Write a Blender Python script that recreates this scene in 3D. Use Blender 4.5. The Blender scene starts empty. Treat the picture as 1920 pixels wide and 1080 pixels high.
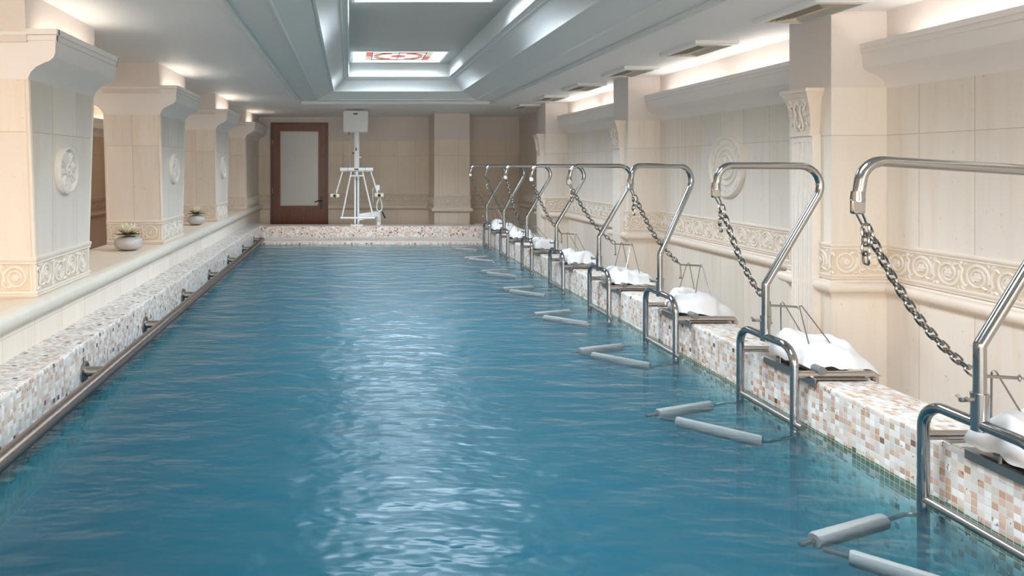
import bpy, math, random
from mathutils import Vector, Matrix, noise
random.seed(7)
SC = bpy.context.scene
COL = SC.collection
EYE = 1.035            # eye height above the water (water surface is z = 0)
# ------------------------------------------------------------------ camera
cam_d = bpy.data.cameras.new('camera'); cam = bpy.data.objects.new('camera', cam_d); COL.objects.link(cam)
cam.location = (0, 0, EYE); cam.rotation_euler = (math.pi/2, 0, 0)
cam_d.sensor_fit = 'HORIZONTAL'; cam_d.sensor_width = 36; cam_d.lens = 36*1280/1920
cam_d.shift_x = (960-655)/1920; cam_d.shift_y = -(540-311)/1920
cam_d.clip_start = 0.02; cam_d.clip_end = 60
SC.camera = cam
# ------------------------------------------------------------------ world, exposure
wd = bpy.data.worlds.new('world'); SC.world = wd; wd.use_nodes = True
wd.node_tree.nodes['Background'].inputs[0].default_value = (0.80, 0.90, 1.0, 1)
wd.node_tree.nodes['Background'].inputs[1].default_value = 1.0
SC.view_settings.view_transform = 'Standard'; SC.view_settings.look = 'None'
SC.view_settings.exposure = 1.20; SC.view_settings.gamma = 1.0; SC.view_settings.use_curve_mapping = False
cy = SC.cycles
cy.use_denoising = True; cy.max_bounces = 10; cy.diffuse_bounces = 5; cy.glossy_bounces = 4
cy.transparent_max_bounces = 10; cy.volume_bounces = 0; cy.caustics_reflective = False; cy.caustics_refractive = False
cy.sample_clamp_indirect = 6.0
# lamp strengths (the lamps themselves are built further down)
DAYLIGHT_W     = 35.0     # daylight falling straight down through each skylight
SKY_STRENGTH   = 0.62     # skylight panes
COVE_STRENGTH  = 4.2     # tubes in the right wall cornices
PILLAR_STRENGTH = 3.8     # tubes on the pillar capitals
SIDE_STRENGTH  = 5.0      # tubes in the far left wall cornice
FILL_PANEL_STRENGTH = 8.5      # added ceiling panels out of view, warm fill light
FILL_WINDOW_STRENGTH = 3.6     # added glowing window behind the camera, warm fill light
SKY_COL  = (0.80, 0.90, 1.0)
WARM_COL = (1.0, 0.93, 0.87)

# ================================================================== helpers
def tag(o, label=None, cat=None, group=None, kind=None):
    if label: o['label'] = label
    if cat: o['category'] = cat
    if group: o['group'] = group
    if kind: o['kind'] = kind
    return o

def empty(name, loc, label, cat, group=None):
    o = bpy.data.objects.new(name, None); COL.objects.link(o); o.location = loc
    o.empty_display_size = .1
    return tag(o, label, cat, group)

def boxuv(ax, c):
    if ax == 0: return (c[1], c[2])
    if ax == 1: return (c[0], c[2])
    return (c[0], c[1])

class MB:
    def __init__(s): s.v = []; s.f = []; s.m = []; s.mi = 0
    def add(s, vs, fs):
        b = len(s.v); s.v += [tuple(x) for x in vs]
        for f in fs: s.f.append([b+i for i in f]); s.m.append(s.mi)
    def box(s, x0, x1, y0, y1, z0, z1):
        s.add([(x0,y0,z0),(x1,y0,z0),(x1,y1,z0),(x0,y1,z0),(x0,y0,z1),(x1,y0,z1),(x1,y1,z1),(x0,y1,z1)],
              [(0,3,2,1),(4,5,6,7),(0,1,5,4),(1,2,6,5),(2,3,7,6),(3,0,4,7)])
        return s
    def rbox(s, x0, x1, y0, y1, z0, z1, r=.01, n=3):
        """box with rounded vertical edges seen along y and softened front rim"""
        pts = []
        for cx, cz, a0 in ((x1-r,z1-r,0),(x0+r,z1-r,90),(x0+r,z0+r,180),(x1-r,z0+r,270)):
            for k in range(n+1):
                a = math.radians(a0+90*k/n); pts.append((cx+r*math.cos(a), cz+r*math.sin(a)))
        q = min(r*.5, (y1-y0)*.3); cx=(x0+x1)/2; cz=(z0+z1)/2
        sx = 1-2*q/(x1-x0); sz = 1-2*q/(z1-z0)
        rings = []
        for y, k in ((y0,1),(y0+q,0),(y1-q,0),(y1,1)):
            rings.append([((cx+(px-cx)*(sx if k else 1)), y, cz+(pz-cz)*(sz if k else 1)) for px,pz in pts])
        N = len(pts); vs = [p for r_ in rings for p in r_]; fs = []
        for i in range(3):
            for j in range(N):
                a=i*N+j; b=i*N+(j+1)%N; fs.append((a,b,b+N,a+N))
        fs.append(tuple(range(N))[::-1]); fs.append(tuple(range(3*N,4*N)))
        s.add(vs, [tuple(reversed(f)) for f in fs]); return s
    def tube(s, path, r, n=12, caps=True, closed=False):
        P = [Vector(p) for p in path]; L = len(P)
        R = r if isinstance(r, (list, tuple)) else [r]*L
        T = []
        for i in range(L):
            if closed: t = (P[(i+1)%L]-P[i-1])
            elif i == 0: t = P[1]-P[0]
            elif i == L-1: t = P[-1]-P[-2]
            else: t = (P[i+1]-P[i]).normalized()+(P[i]-P[i-1]).normalized()
            T.append(t.normalized() if t.length > 1e-9 else Vector((0,0,1)))
        up = Vector((0,0,1)) if abs(T[0].z) < .9 else Vector((1,0,0))
        nrm = T[0].cross(up).normalized()
        vs = []
        for i in range(L):
            if i: nrm = (nrm - T[i]*nrm.dot(T[i])); nrm = nrm.normalized() if nrm.length>1e-6 else T[i].orthogonal().normalized()
            bn = T[i].cross(nrm)
            for k in range(n):
                a = 2*math.pi*k/n; vs.append(P[i]+(nrm*math.cos(a)+bn*math.sin(a))*R[i])
        fs = []
        for i in range(L if closed else L-1):
            for k in range(n):
                a=i*n+k; b=i*n+(k+1)%n; c=((i+1)%L)*n+(k+1)%n; d=((i+1)%L)*n+k
                fs.append((a,b,c,d))
        if caps and not closed:
            fs.append(tuple(range(n))[::-1]); fs.append(tuple(range((L-1)*n, L*n)))
        s.add(vs, fs); return s
    def lathe(s, prof, origin, axis, up, n=32, close=True):
        """prof: (radius, height along axis)"""
        A = Vector(axis).normalized(); U = Vector(up).normalized(); W = A.cross(U); O = Vector(origin)
        vs = []
        for (r,h) in prof:
            for k in range(n):
                a=2*math.pi*k/n; vs.append(O+A*h+(U*math.cos(a)+W*math.sin(a))*r)
        fs = []
        for i in range(len(prof)-1):
            for k in range(n):
                a=i*n+k; b=i*n+(k+1)%n; fs.append((a,b,b+n,a+n))
        if close:
            fs.append(tuple(range(n))[::-1]); fs.append(tuple(range((len(prof)-1)*n, len(prof)*n)))
        s.add(vs, fs); return s
    def prism_y(s, prof, y0, y1):
        """closed (x,z) outline pushed along y"""
        n=len(prof); vs=[(x,y0,z) for x,z in prof]+[(x,y1,z) for x,z in prof]
        fs=[(i,(i+1)%n,(i+1)%n+n,i+n) for i in range(n)]+[tuple(range(n))[::-1], tuple(range(n,2*n))]
        s.add(vs, fs); return s
    def prism_z(s, prof, z0, z1):
        n=len(prof); vs=[(x,y,z0) for x,y in prof]+[(x,y,z1) for x,y in prof]
        fs=[(i,(i+1)%n,(i+1)%n+n,i+n) for i in range(n)]+[tuple(range(n))[::-1], tuple(range(n,2*n))]
        s.add(vs, fs); return s
    def sweep(s, prof, path, closed=False, cap=True):
        """prof: closed list (p, z); p is measured to the left of travel along the plan path"""
        P=[Vector((a,b)) for a,b in path]; L=len(P); n=len(prof); vs=[]
        for i in range(L):
            d0 = (P[i]-P[i-1]).normalized() if (closed or i>0) else None
            d1 = (P[(i+1)%L]-P[i]).normalized() if (closed or i<L-1) else None
            if d0 is None: d0=d1
            if d1 is None: d1=d0
            n0=Vector((-d0.y,d0.x)); n1=Vector((-d1.y,d1.x)); m=n0+n1
            m = m/max(.2,m.length_squared)*2
            for p,z in prof: vs.append((P[i].x+m.x*p, P[i].y+m.y*p, z))
        fs=[]
        for i in range(L if closed else L-1):
            for k in range(n):
                a=i*n+k; b=i*n+(k+1)%n; c=((i+1)%L)*n+(k+1)%n; d=((i+1)%L)*n+k; fs.append((a,b,c,d))
        if cap and not closed: fs.append(tuple(range(n))[::-1]); fs.append(tuple(range((L-1)*n,L*n)))
        s.add(vs, fs); return s
    def build(s, name, mats, parent=None, smooth=True, angle=40, uvf=boxuv, uvo=(0,0,0), fix=True):
        me = bpy.data.meshes.new(name); me.from_pydata(s.v, [], s.f); 
        mats = mats if isinstance(mats,(list,tuple)) else [mats]
        for m in mats: me.materials.append(m)
        me.polygons.foreach_set('material_index', s.m)
        me.validate(); me.update()
        if fix:
            import bmesh
            bm=bmesh.new(); bm.from_mesh(me); bmesh.ops.recalc_face_normals(bm, faces=bm.faces); bm.to_mesh(me); bm.free()
        uv = me.uv_layers.new(name='uv')
        for p in me.polygons:
            nn=p.normal; ax = max(range(3), key=lambda i: abs(nn[i])-(.02 if i==2 else 0))
            for li in p.loop_indices:
                c=me.vertices[me.loops[li].vertex_index].co
                uv.data[li].uv = uvf(ax,(c[0]+uvo[0],c[1]+uvo[1],c[2]+uvo[2]))
        if smooth:
            me.polygons.foreach_set('use_smooth',[True]*len(me.polygons)); me.set_sharp_from_angle(angle=math.radians(angle))
        o=bpy.data.objects.new(name, me); COL.objects.link(o)
        if parent: o.parent=parent
        return o

def fillet(pts, rad, seg=6):
    P=[Vector(p) for p in pts]; out=[P[0]]
    for i in range(1,len(P)-1):
        r = rad[i-1] if isinstance(rad,(list,tuple)) else rad
        a=(P[i-1]-P[i]); b=(P[i+1]-P[i]); la,lb=a.length,b.length; a.normalize(); b.normalize()
        th=a.angle(b)
        if r<=0 or th>math.pi-.02: out.append(P[i]); continue
        t=min(r/math.tan(th/2), la*.49, lb*.49); r=t*math.tan(th/2)
        c=P[i]+(a+b).normalized()*(r/math.sin(th/2)); v0=(P[i]+a*t)-c; v1=(P[i]+b*t)-c
        ang=v0.angle(v1)
        for k in range(seg+1):
            f=k/seg; out.append(c+(v0*math.sin((1-f)*ang)+v1*math.sin(f*ang))/math.sin(ang))
    out.append(P[-1]); return out

def copy_tree(o, parent=None):
    c=o.copy(); COL.objects.link(c)
    if parent: c.parent=parent
    for ch in list(o.children): copy_tree(ch, c)
    return c

# ================================================================== materials
def newmat(name):
    m=bpy.data.materials.new(name); m.use_nodes=True; nt=m.node_tree
    b=nt.nodes['Principled BSDF']; return m,nt,b
def N(nt, t, **kw):
    n=nt.nodes.new(t)
    for k,v in kw.items(): setattr(n,k,v)
    return n
def val(nt, sock, v):
    if isinstance(v,(int,float)): sock.default_value=v
    else: nt.links.new(v, sock)
def M(nt, op, a, b=0.0, c=0.0):
    n=N(nt,'ShaderNodeMath',operation=op); val(nt,n.inputs[0],a); val(nt,n.inputs[1],b); val(nt,n.inputs[2],c); return n.outputs[0]
def mix(nt, f, a, b, blend='MIX'):
    n=N(nt,'ShaderNodeMix',data_type='RGBA',blend_type=blend)
    val(nt,n.inputs[0],f)
    for i,v in ((6,a),(7,b)):
        if isinstance(v,tuple): n.inputs[i].default_value=(*v,1)
        else: nt.links.new(v,n.inputs[i])
    return n.outputs[2]
def ramp(nt, f, stops, interp='LINEAR'):
    n=N(nt,'ShaderNodeValToRGB'); n.color_ramp.interpolation=interp; el=n.color_ramp.elements
    while len(el)<len(stops): el.new(.5)
    for e,(p,c) in zip(el,stops): e.position=p; e.color=(*c,1) if len(c)==3 else c
    nt.links.new(f,n.inputs[0]); return n.outputs[0]
def noise_tex(nt, vec, scale, detail=3, rough=.5, dim='3D'):
    n=N(nt,'ShaderNodeTexNoise',noise_dimensions=dim); n.inputs['Scale'].default_value=scale
    n.inputs['Detail'].default_value=detail; n.inputs['Roughness'].default_value=rough
    if vec is not None: nt.links.new(vec,n.inputs['Vector'])
    return n.outputs[0]
def vscale(nt, vec, s):
    n=N(nt,'ShaderNodeVectorMath',operation='MULTIPLY'); nt.links.new(vec,n.inputs[0]); n.inputs[1].default_value=s; return n.outputs[0]
def bump(nt, b, h, strength=.3, dist=.002):
    n=N(nt,'ShaderNodeBump'); n.inputs['Strength'].default_value=strength; n.inputs['Distance'].default_value=dist
    nt.links.new(h,n.inputs['Height']); nt.links.new(n.outputs[0],b.inputs['Normal']); return n
def uvnode(nt): return N(nt,'ShaderNodeUVMap').outputs[0]
def objnode(nt): return N(nt,'ShaderNodeTexCoord').outputs['Object']
def geonode(nt): return N(nt,'ShaderNodeNewGeometry').outputs['Position']

def plain(name, col, rough=.5, metal=0, nscale=30, var=.06, bstr=.0, spec=.5):
    m,nt,b=newmat(name); v=objnode(nt)
    n=noise_tex(nt,v,nscale,3)
    c=mix(nt,n,tuple(x*(1-var) for x in col),tuple(min(1,x*(1+var)) for x in col))
    nt.links.new(c,b.inputs['Base Color']); b.inputs['Roughness'].default_value=rough; b.inputs['Metallic'].default_value=metal
    b.inputs['Specular IOR Level'].default_value=spec
    if bstr: bump(nt,b,n,bstr,.002)
    return m

def mosaic(name, cols, s=.0215, algae=False, rough=.28):
    m,nt,b=newmat(name); uv=uvnode(nt)
    sc=N(nt,'ShaderNodeVectorMath',operation='SCALE'); nt.links.new(uv,sc.inputs[0]); sc.inputs['Scale'].default_value=1/s
    fl=N(nt,'ShaderNodeVectorMath',operation='FLOOR'); nt.links.new(sc.outputs[0],fl.inputs[0])
    fr=N(nt,'ShaderNodeVectorMath',operation='FRACTION'); nt.links.new(sc.outputs[0],fr.inputs[0])
    wn=N(nt,'ShaderNodeTexWhiteNoise',noise_dimensions='2D'); nt.links.new(fl.outputs[0],wn.inputs['Vector'])
    off=N(nt,'ShaderNodeVectorMath',operation='ADD'); nt.links.new(fl.outputs[0],off.inputs[0]); off.inputs[1].default_value=(31.5,17.5,0)
    wn2=N(nt,'ShaderNodeTexWhiteNoise',noise_dimensions='2D'); nt.links.new(off.outputs[0],wn2.inputs['Vector'])
    c=ramp(nt,wn.outputs[0],cols,'CONSTANT')
    br=M(nt,'MULTIPLY_ADD',wn2.outputs[0],.24,.87)
    cb=N(nt,'ShaderNodeCombineColor')
    for i in range(3): nt.links.new(br,cb.inputs[i])
    c=mix(nt,1.0,c,cb.outputs[0],'MULTIPLY')
    # brown flaws inside a few tiles
    fl_n=noise_tex(nt,vscale(nt,uv,(110,60,1)),1.0,3,.6)
    spot=M(nt,'MULTIPLY',M(nt,'GREATER_THAN',fl_n,.56),M(nt,'GREATER_THAN',wn2.outputs[0],.90))
    c=mix(nt,M(nt,'MULTIPLY',spot,.85),c,(.16,.09,.06))
    # faint dirty patches
    dirt=noise_tex(nt,geonode(nt),2.3,4,.6)
    c=mix(nt,ramp(nt,dirt,[(.5,(0,0,0)),(.75,(.30,.30,.30))]),c,(.42,.38,.32))
    sp=N(nt,'ShaderNodeSeparateXYZ'); nt.links.new(fr.outputs[0],sp.inputs[0])
    d=[]
    for o in (0,1): d.append(M(nt,'MINIMUM',sp.outputs[o],M(nt,'SUBTRACT',1.0,sp.outputs[o])))
    e=M(nt,'MINIMUM',d[0],d[1])
    g=N(nt,'ShaderNodeMapRange'); g.inputs[1].default_value=.02; g.inputs[2].default_value=.06; nt.links.new(e,g.inputs[0])
    if algae:
        z=N(nt,'ShaderNodeSeparateXYZ'); nt.links.new(geonode(nt),z.inputs[0])
        zz=M(nt,'ADD',z.outputs[2],M(nt,'MULTIPLY',noise_tex(nt,geonode(nt),6,2),.02))
        band=M(nt,'MULTIPLY',M(nt,'LESS_THAN',zz,.018),M(nt,'GREATER_THAN',z.outputs[2],-.05))
        pat=M(nt,'GREATER_THAN',M(nt,'ADD',M(nt,'MULTIPLY',wn2.outputs[0],.5),noise_tex(nt,geonode(nt),3.0,2)),.66)
        thin=M(nt,'MULTIPLY',M(nt,'LESS_THAN',z.outputs[2],.006),M(nt,'GREATER_THAN',z.outputs[2],-.01))
        c=mix(nt,M(nt,'MULTIPLY',M(nt,'MAXIMUM',M(nt,'MULTIPLY',band,pat),thin),.85),c,(.03,.12,.04))
    c=mix(nt,g.outputs[0],(.66,.63,.59),c)
    nt.links.new(c,b.inputs['Base Color']); b.inputs['Roughness'].default_value=rough
    bump(nt,b,g.outputs[0],.5,.0012)
    return m

TAN=(.47,.30,.21); PNK=(.54,.39,.31); WHT=(.69,.69,.67); GRY=(.57,.56,.53); BEI=(.62,.55,.48); DRK=(.13,.075,.055); OCH=(.40,.25,.16)
mos_side=mosaic('mosaic_pink_white',[(0,WHT),(.27,GRY),(.50,BEI),(.68,PNK),(.86,TAN),(.975,OCH),(.985,DRK)],algae=True)
mos_left=mosaic('mosaic_grey_white',[(0,WHT),(.34,GRY),(.60,(.60,.55,.50)),(.70,(.52,.42,.36)),(.90,(.46,.34,.28)),(.965,DRK)],algae=False)
mos_curb=mosaic('mosaic_terracotta',[(0,WHT),(.18,(.70,.60,.53)),(.42,(.62,.43,.34)),(.64,(.55,.35,.26)),(.80,GRY),(.95,OCH),(.97,DRK)],algae=False)
mos_bottom=mosaic('mosaic_pool_blue',[(0,(.30,.60,.76)),(.4,(.27,.57,.74)),(.75,(.33,.62,.76))],s=.025)

def tile30(name, base=(.785,.725,.65), ochre=(.70,.53,.38), joint=(.56,.45,.33), zj=1.195, w=.30, amount=.52):
    m,nt,b=newmat(name); uv=uvnode(nt)
    sp=N(nt,'ShaderNodeSeparateXYZ'); nt.links.new(uv,sp.inputs[0]); u,v=sp.outputs[0],sp.outputs[1]
    uu=M(nt,'DIVIDE',u,w); fu=M(nt,'FLOOR',uu); fr=M(nt,'FRACT',uu)
    e=M(nt,'MULTIPLY',M(nt,'MINIMUM',fr,M(nt,'SUBTRACT',1.0,fr)),w)
    ez=M(nt,'ABSOLUTE',M(nt,'SUBTRACT',v,zj))
    ez2=M(nt,'ABSOLUTE',M(nt,'SUBTRACT',v,-.25))
    ee=M(nt,'MINIMUM',M(nt,'MINIMUM',e,ez),ez2)
    g=N(nt,'ShaderNodeMapRange'); g.inputs[1].default_value=.0010; g.inputs[2].default_value=.0024; nt.links.new(ee,g.inputs[0])
    row=M(nt,'GREATER_THAN',v,zj); row2=M(nt,'GREATER_THAN',v,.5)
    cv=N(nt,'ShaderNodeCombineXYZ'); nt.links.new(fu,cv.inputs[0]); nt.links.new(M(nt,'ADD',row,M(nt,'MULTIPLY',row2,3.0)),cv.inputs[1])
    wn=N(nt,'ShaderNodeTexWhiteNoise',noise_dimensions='2D'); nt.links.new(cv.outputs[0],wn.inputs['Vector'])
    geo=geonode(nt)
    st=noise_tex(nt,vscale(nt,geo,(16,16,1.1)),1.0,5,.62)
    big=noise_tex(nt,geo,2.2,3)
    f=M(nt,'MULTIPLY',ramp(nt,st,[(.46,(0,0,0)),(.72,(1,1,1))]),ramp(nt,big,[(.35,(.15,.15,.15)),(.65,(1,1,1))]))
    c=mix(nt,M(nt,'MULTIPLY',f,amount),base,ochre)
    br=M(nt,'MULTIPLY_ADD',wn.outputs[0],.09,.95)
    cb=N(nt,'ShaderNodeCombineColor')
    for i in range(3): nt.links.new(br,cb.inputs[i])
    c=mix(nt,1.0,c,cb.outputs[0],'MULTIPLY')
    pit=noise_tex(nt,vscale(nt,geo,(60,60,40)),1.0,2,.5)
    c=mix(nt,M(nt,'MULTIPLY',ramp(nt,pit,[(.70,(0,0,0)),(.78,(1,1,1))]),.5),c,(.40,.30,.20))
    c=mix(nt,g.outputs[0],joint,c)
    nt.links.new(c,b.inputs['Base Color']); b.inputs['Roughness'].default_value=.42
    bump(nt,b,g.outputs[0],.35,.001)
    return m
tile=tile30('cream_stone_tile')
tile_warm_lit=tile30('warm_lit_back_tile',base=(.785,.69,.575),ochre=(.70,.53,.37))  # cream tile again, warm light on the back wall put into its colour
tile_shelf=tile30('cream_shelf_stone',base=(.74,.65,.54),zj=99,w=.60,amount=.55)
tile_dim_lit=tile30('dim_warm_lit_tile',base=(.62,.47,.34),ochre=(.50,.34,.21),joint=(.42,.30,.20))  # corridor copy of the cream tile, dim warm light put into its colour

def wallpaper(name,col):
    m,nt,b=newmat(name); uv=uvnode(nt); sp=N(nt,'ShaderNodeSeparateXYZ'); nt.links.new(uv,sp.inputs[0])
    k=2*math.pi/.013
    a=M(nt,'SINE',M(nt,'MULTIPLY',M(nt,'ADD',sp.outputs[0],M(nt,'MULTIPLY',sp.outputs[1],1.6)),k))
    a2=M(nt,'SINE',M(nt,'MULTIPLY',M(nt,'SUBTRACT',sp.outputs[1],M(nt,'MULTIPLY',sp.outputs[0],.6)),k*.8))
    h=M(nt,'ADD',a,M(nt,'MULTIPLY',a2,.6))
    n=noise_tex(nt,geonode(nt),4,3)
    c=mix(nt,n,tuple(x*.96 for x in col),tuple(x*1.03 for x in col))
    c=mix(nt,M(nt,'MULTIPLY_ADD',h,.02,.03),c,tuple(x*.6 for x in col))
    nt.links.new(c,b.inputs['Base Color']); b.inputs['Roughness'].default_value=.75
    bump(nt,b,h,.25,.0015); return m
paper=wallpaper('woven_wallpaper',(.76,.70,.66))
plaster=plain('white_plaster',(.83,.79,.76),.6,nscale=3,var=.03)
ceil_paint=plain('ceiling_paint',(.82,.83,.83),.55,nscale=2,var=.03)
coffer_paint=plain('coffer_paint',(.70,.74,.74),.55,nscale=2,var=.02)
white_gloss=plain('white_gloss_paint',(.80,.81,.81),.3,nscale=2,var=.02)
relief=plain('pale_relief_stone',(.80,.74,.67),.5,nscale=25,var=.06)
recess=plain('tan_relief_ground',(.70,.585,.45),.6,nscale=40,var=.12)
trimstone=plain('cream_trim_stone',(.78,.69,.60),.4,nscale=14,var=.07)
ledge_trim=plain('pale_marble_trim',(.72,.69,.60),.3,nscale=12,var=.08)
floor_m=plain('floor_tile',(.55,.45,.36),.4,nscale=6,var=.1)

def steel(name,col,rough,var=.25):
    m,nt,b=newmat(name); v=objnode(nt); n=noise_tex(nt,vscale(nt,v,(30,30,30)),1,4,.6)
    b.inputs['Base Color'].default_value=(*col,1); b.inputs['Metallic'].default_value=1
    r=M(nt,'MULTIPLY_ADD',n,var,rough-var*.5); nt.links.new(r,b.inputs['Roughness']); return m
chrome=steel('polished_steel',(.37,.38,.385),.12,.10)
dull=steel('dull_steel',(.36,.34,.32),.34,.2)
hook_m=steel('satin_steel',(.52,.49,.46),.24,.15)
chain_m=steel('chain_steel',(.33,.31,.29),.26,.15)
wire_m=steel('dark_wire_steel',(.30,.29,.27),.35,.1)
rail_m=steel('brown_bronze_rail',(.27,.225,.205),.33,.14)
foam_m=plain('grey_foam',(.21,.23,.23),.85,nscale=120,var=.12,bstr=.2)
foam_dark=plain('dark_grey_foam',(.17,.17,.17),.8,nscale=90,var=.3,bstr=.3)
cloth_m=plain('white_cloth',(.66,.66,.66),.85,nscale=90,var=.04,bstr=.12)
black_m=plain('black_plastic',(.02,.02,.02),.4)
lift_white=plain('lift_white_enamel',(.80,.81,.81),.3,nscale=3,var=.02)
ivory=plain('ivory_plastic',(.72,.68,.56),.4)
label_m=plain('dark_nameplate',(.10,.09,.06),.4)
green_m=plain('green_paint',(.05,.20,.07),.4)

def wood(name,c0,c1):
    m,nt,b=newmat(name); g=geonode(nt)
    n=noise_tex(nt,vscale(nt,g,(40,40,2.5)),1,5,.6); k=noise_tex(nt,g,9,2)
    c=mix(nt,ramp(nt,n,[(.3,(0,0,0)),(.7,(1,1,1))]),c0,c1)
    c=mix(nt,M(nt,'MULTIPLY',ramp(nt,k,[(.62,(0,0,0)),(.7,(1,1,1))]),.4),c,tuple(x*.5 for x in c0))
    nt.links.new(c,b.inputs['Base Color']); b.inputs['Roughness'].default_value=.38; return m
wood_m=wood('mahogany',(.12,.030,.012),(.21,.062,.026))
wood_d=wood('dark_mahogany',(.085,.024,.014),(.13,.042,.022))
m,nt,b=newmat('frosted_glass'); n=noise_tex(nt,geonode(nt),2.0,3)
nt.links.new(mix(nt,n,(.48,.50,.50),(.60,.62,.61)),b.inputs['Base Color']); b.inputs['Roughness'].default_value=.28; b.inputs['IOR'].default_value=1.6
glass_m=m

def emit(name,col,st,base=(.8,.8,.8)):
    m,nt,b=newmat(name); b.inputs['Base Color'].default_value=(*base,1)
    b.inputs['Emission Color'].default_value=(*col,1); b.inputs['Emission Strength'].default_value=st; return m
sky_pane=emit('skylight_opal',SKY_COL,SKY_STRENGTH)
cove_tube=emit('cove_tube',WARM_COL,COVE_STRENGTH)
pillar_tube=emit('pillar_tube',(1.0,.90,.78),PILLAR_STRENGTH)
side_tube=emit('side_tube',(1.0,.80,.58),SIDE_STRENGTH)
panel_m=emit('fill_panel_glow',(1.0,.90,.80),FILL_PANEL_STRENGTH)
g_red=emit('stained_red',(1.0,.17,.13),0.30,(.12,.08,.07)); g_org=emit('stained_orange',(1.0,.33,.10),0.30,(.12,.08,.07))
g_pink=emit('stained_pink',(1.0,.48,.60),0.30,(.12,.08,.07)); g_cream=emit('stained_cream',(.86,.86,.62),0.30,(.12,.08,.07))
lead_m=plain('lead_came',(.05,.05,.05),.5)

# water: fresnel mirror over clear tinted body
m=bpy.data.materials.new('pool_water'); m.use_nodes=True; nt=m.node_tree; nt.nodes.remove(nt.nodes['Principled BSDF']); out=nt.nodes['Material Output']
geo=geonode(nt)
w1=noise_tex(nt,vscale(nt,geo,(3.0,6.0,1)),1.0,3,.55); w2=noise_tex(nt,vscale(nt,geo,(7,14,1)),1.0,2,.5)
h=M(nt,'ADD',M(nt,'MULTIPLY',w1,.030),M(nt,'MULTIPLY',w2,.005))
bp=N(nt,'ShaderNodeBump'); bp.inputs['Strength'].default_value=1.0; bp.inputs['Distance'].default_value=1.0; nt.links.new(h,bp.inputs['Height'])
fr=N(nt,'ShaderNodeFresnel'); fr.inputs['IOR'].default_value=1.23; nt.links.new(bp.outputs[0],fr.inputs['Normal'])
gl=N(nt,'ShaderNodeBsdfGlossy'); gl.inputs['Roughness'].default_value=.26; nt.links.new(bp.outputs[0],gl.inputs['Normal'])
gl.inputs['Color'].default_value=(1,1,1,1)
tr=N(nt,'ShaderNodeBsdfTransparent')
mx=N(nt,'ShaderNodeMixShader'); nt.links.new(fr.outputs[0],mx.inputs[0]); nt.links.new(tr.outputs[0],mx.inputs[1]); nt.links.new(gl.outputs[0],mx.inputs[2])
nt.links.new(mx.outputs[0],out.inputs['Surface'])
va=N(nt,'ShaderNodeVolumeAbsorption'); va.inputs['Color'].default_value=(.03,.74,.84,1); va.inputs['Density'].default_value=4.2
vs_=N(nt,'ShaderNodeVolumeScatter'); vs_.inputs['Color'].default_value=(.20,.60,.82,1); vs_.inputs['Density'].default_value=1.75; vs_.inputs['Anisotropy'].default_value=.0
ad=N(nt,'ShaderNodeAddShader'); nt.links.new(va.outputs[0],ad.inputs[0]); nt.links.new(vs_.outputs[0],ad.inputs[1]); nt.links.new(ad.outputs[0],out.inputs['Volume'])
water_m=m

# ================================================================== room constants
XR, XRB = 1.82, 2.044          # right mosaic ledge
XL, XLB = -1.26, -1.474        # left mosaic ledge
WR, PR = 2.81, 2.52            # right wall, pier faces
YB = 11.3; YN = -3.2           # back wall, wall behind the camera
ZC = 1.845; ZT = 1.445; ZF = -.36
PIERS = [(3.57,3.91),(6.17,6.51),(8.77,9.12)]
BP = (1.32,1.87,10.6)          # pier on the back wall
WL = -3.5                      # far left wall beyond the pillars
DOOR = (-1.30,-.35,1.752)

def S(o): o['kind']='structure'; return o
# ---- walls
def uv_r(ax,c): return ((c[1]-.067),c[2]) if ax==0 else ((c[0]-2.515,c[2]) if ax==1 else (c[0],c[1]))
def uv_b(ax,c): return (c[1]-10.6,c[2]) if ax==0 else ((c[0]+.106,c[2]) if ax==1 else (c[0],c[1]))
mb=MB()
for i,(z0,z1) in enumerate(((ZF,ZT),(ZT,ZC+.1))):
    mb.mi=i
    mb.box(WR,WR+.15,YN,YB+.15,z0,z1)
    for a,b_ in PIERS: mb.box(PR,WR,a,b_,z0,z1)
S(mb.build('wall_right',[tile,paper],uvf=uv_r,smooth=False))
mb=MB()
for i,(z0,z1) in enumerate(((ZF,ZT),(ZT,ZC+.1))):
    mb.mi=i
    if i==0:
        mb.box(WL,DOOR[0],YB,YB+.15,z0,z1); mb.box(DOOR[1],WR,YB,YB+.15,z0,z1)
    else:
        mb.box(WL,DOOR[0],YB,YB+.15,z0,z1); mb.box(DOOR[1],WR,YB,YB+.15,z0,z1); mb.box(DOOR[0],DOOR[1],YB,YB+.15,DOOR[2],z1)
    mb.box(BP[0],BP[1],BP[2],YB,z0,z1)
S(mb.build('wall_back',[tile_warm_lit,paper],uvf=uv_b,smooth=False))
mb=MB(); mb.box(-1.95,XLB,YN,YB,ZF,.395)
S(mb.build('wall_left',[tile],uvf=lambda ax,c:(c[1]-.2,c[2]+.9) if ax!=2 else (c[1],c[0]),smooth=False))
mb=MB(); mb.box(-1.955,-1.50,YN,YB,.395,.402)
S(mb.build('trim_2',tile_shelf,uvf=lambda ax,c:(c[1]+.1,c[0]) if ax==2 else (c[1],c[2]),smooth=False))
mb=MB()
for i,(z0,z1) in enumerate(((ZF,ZT),(ZT,ZC+.1))):
    mb.mi=i; mb.box(WL-.15,WL,YN,YB+.15,z0,z1)
S(mb.build('wall_corridor',[tile_dim_lit,paper],uvf=uv_r,smooth=False))
mb=MB()
mb.box(WL-.15,WR+.15,YN-.15,YN,ZF,ZC+.1)
S(mb.build('wall_front',[paper],smooth=False))
mb=MB()
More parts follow.
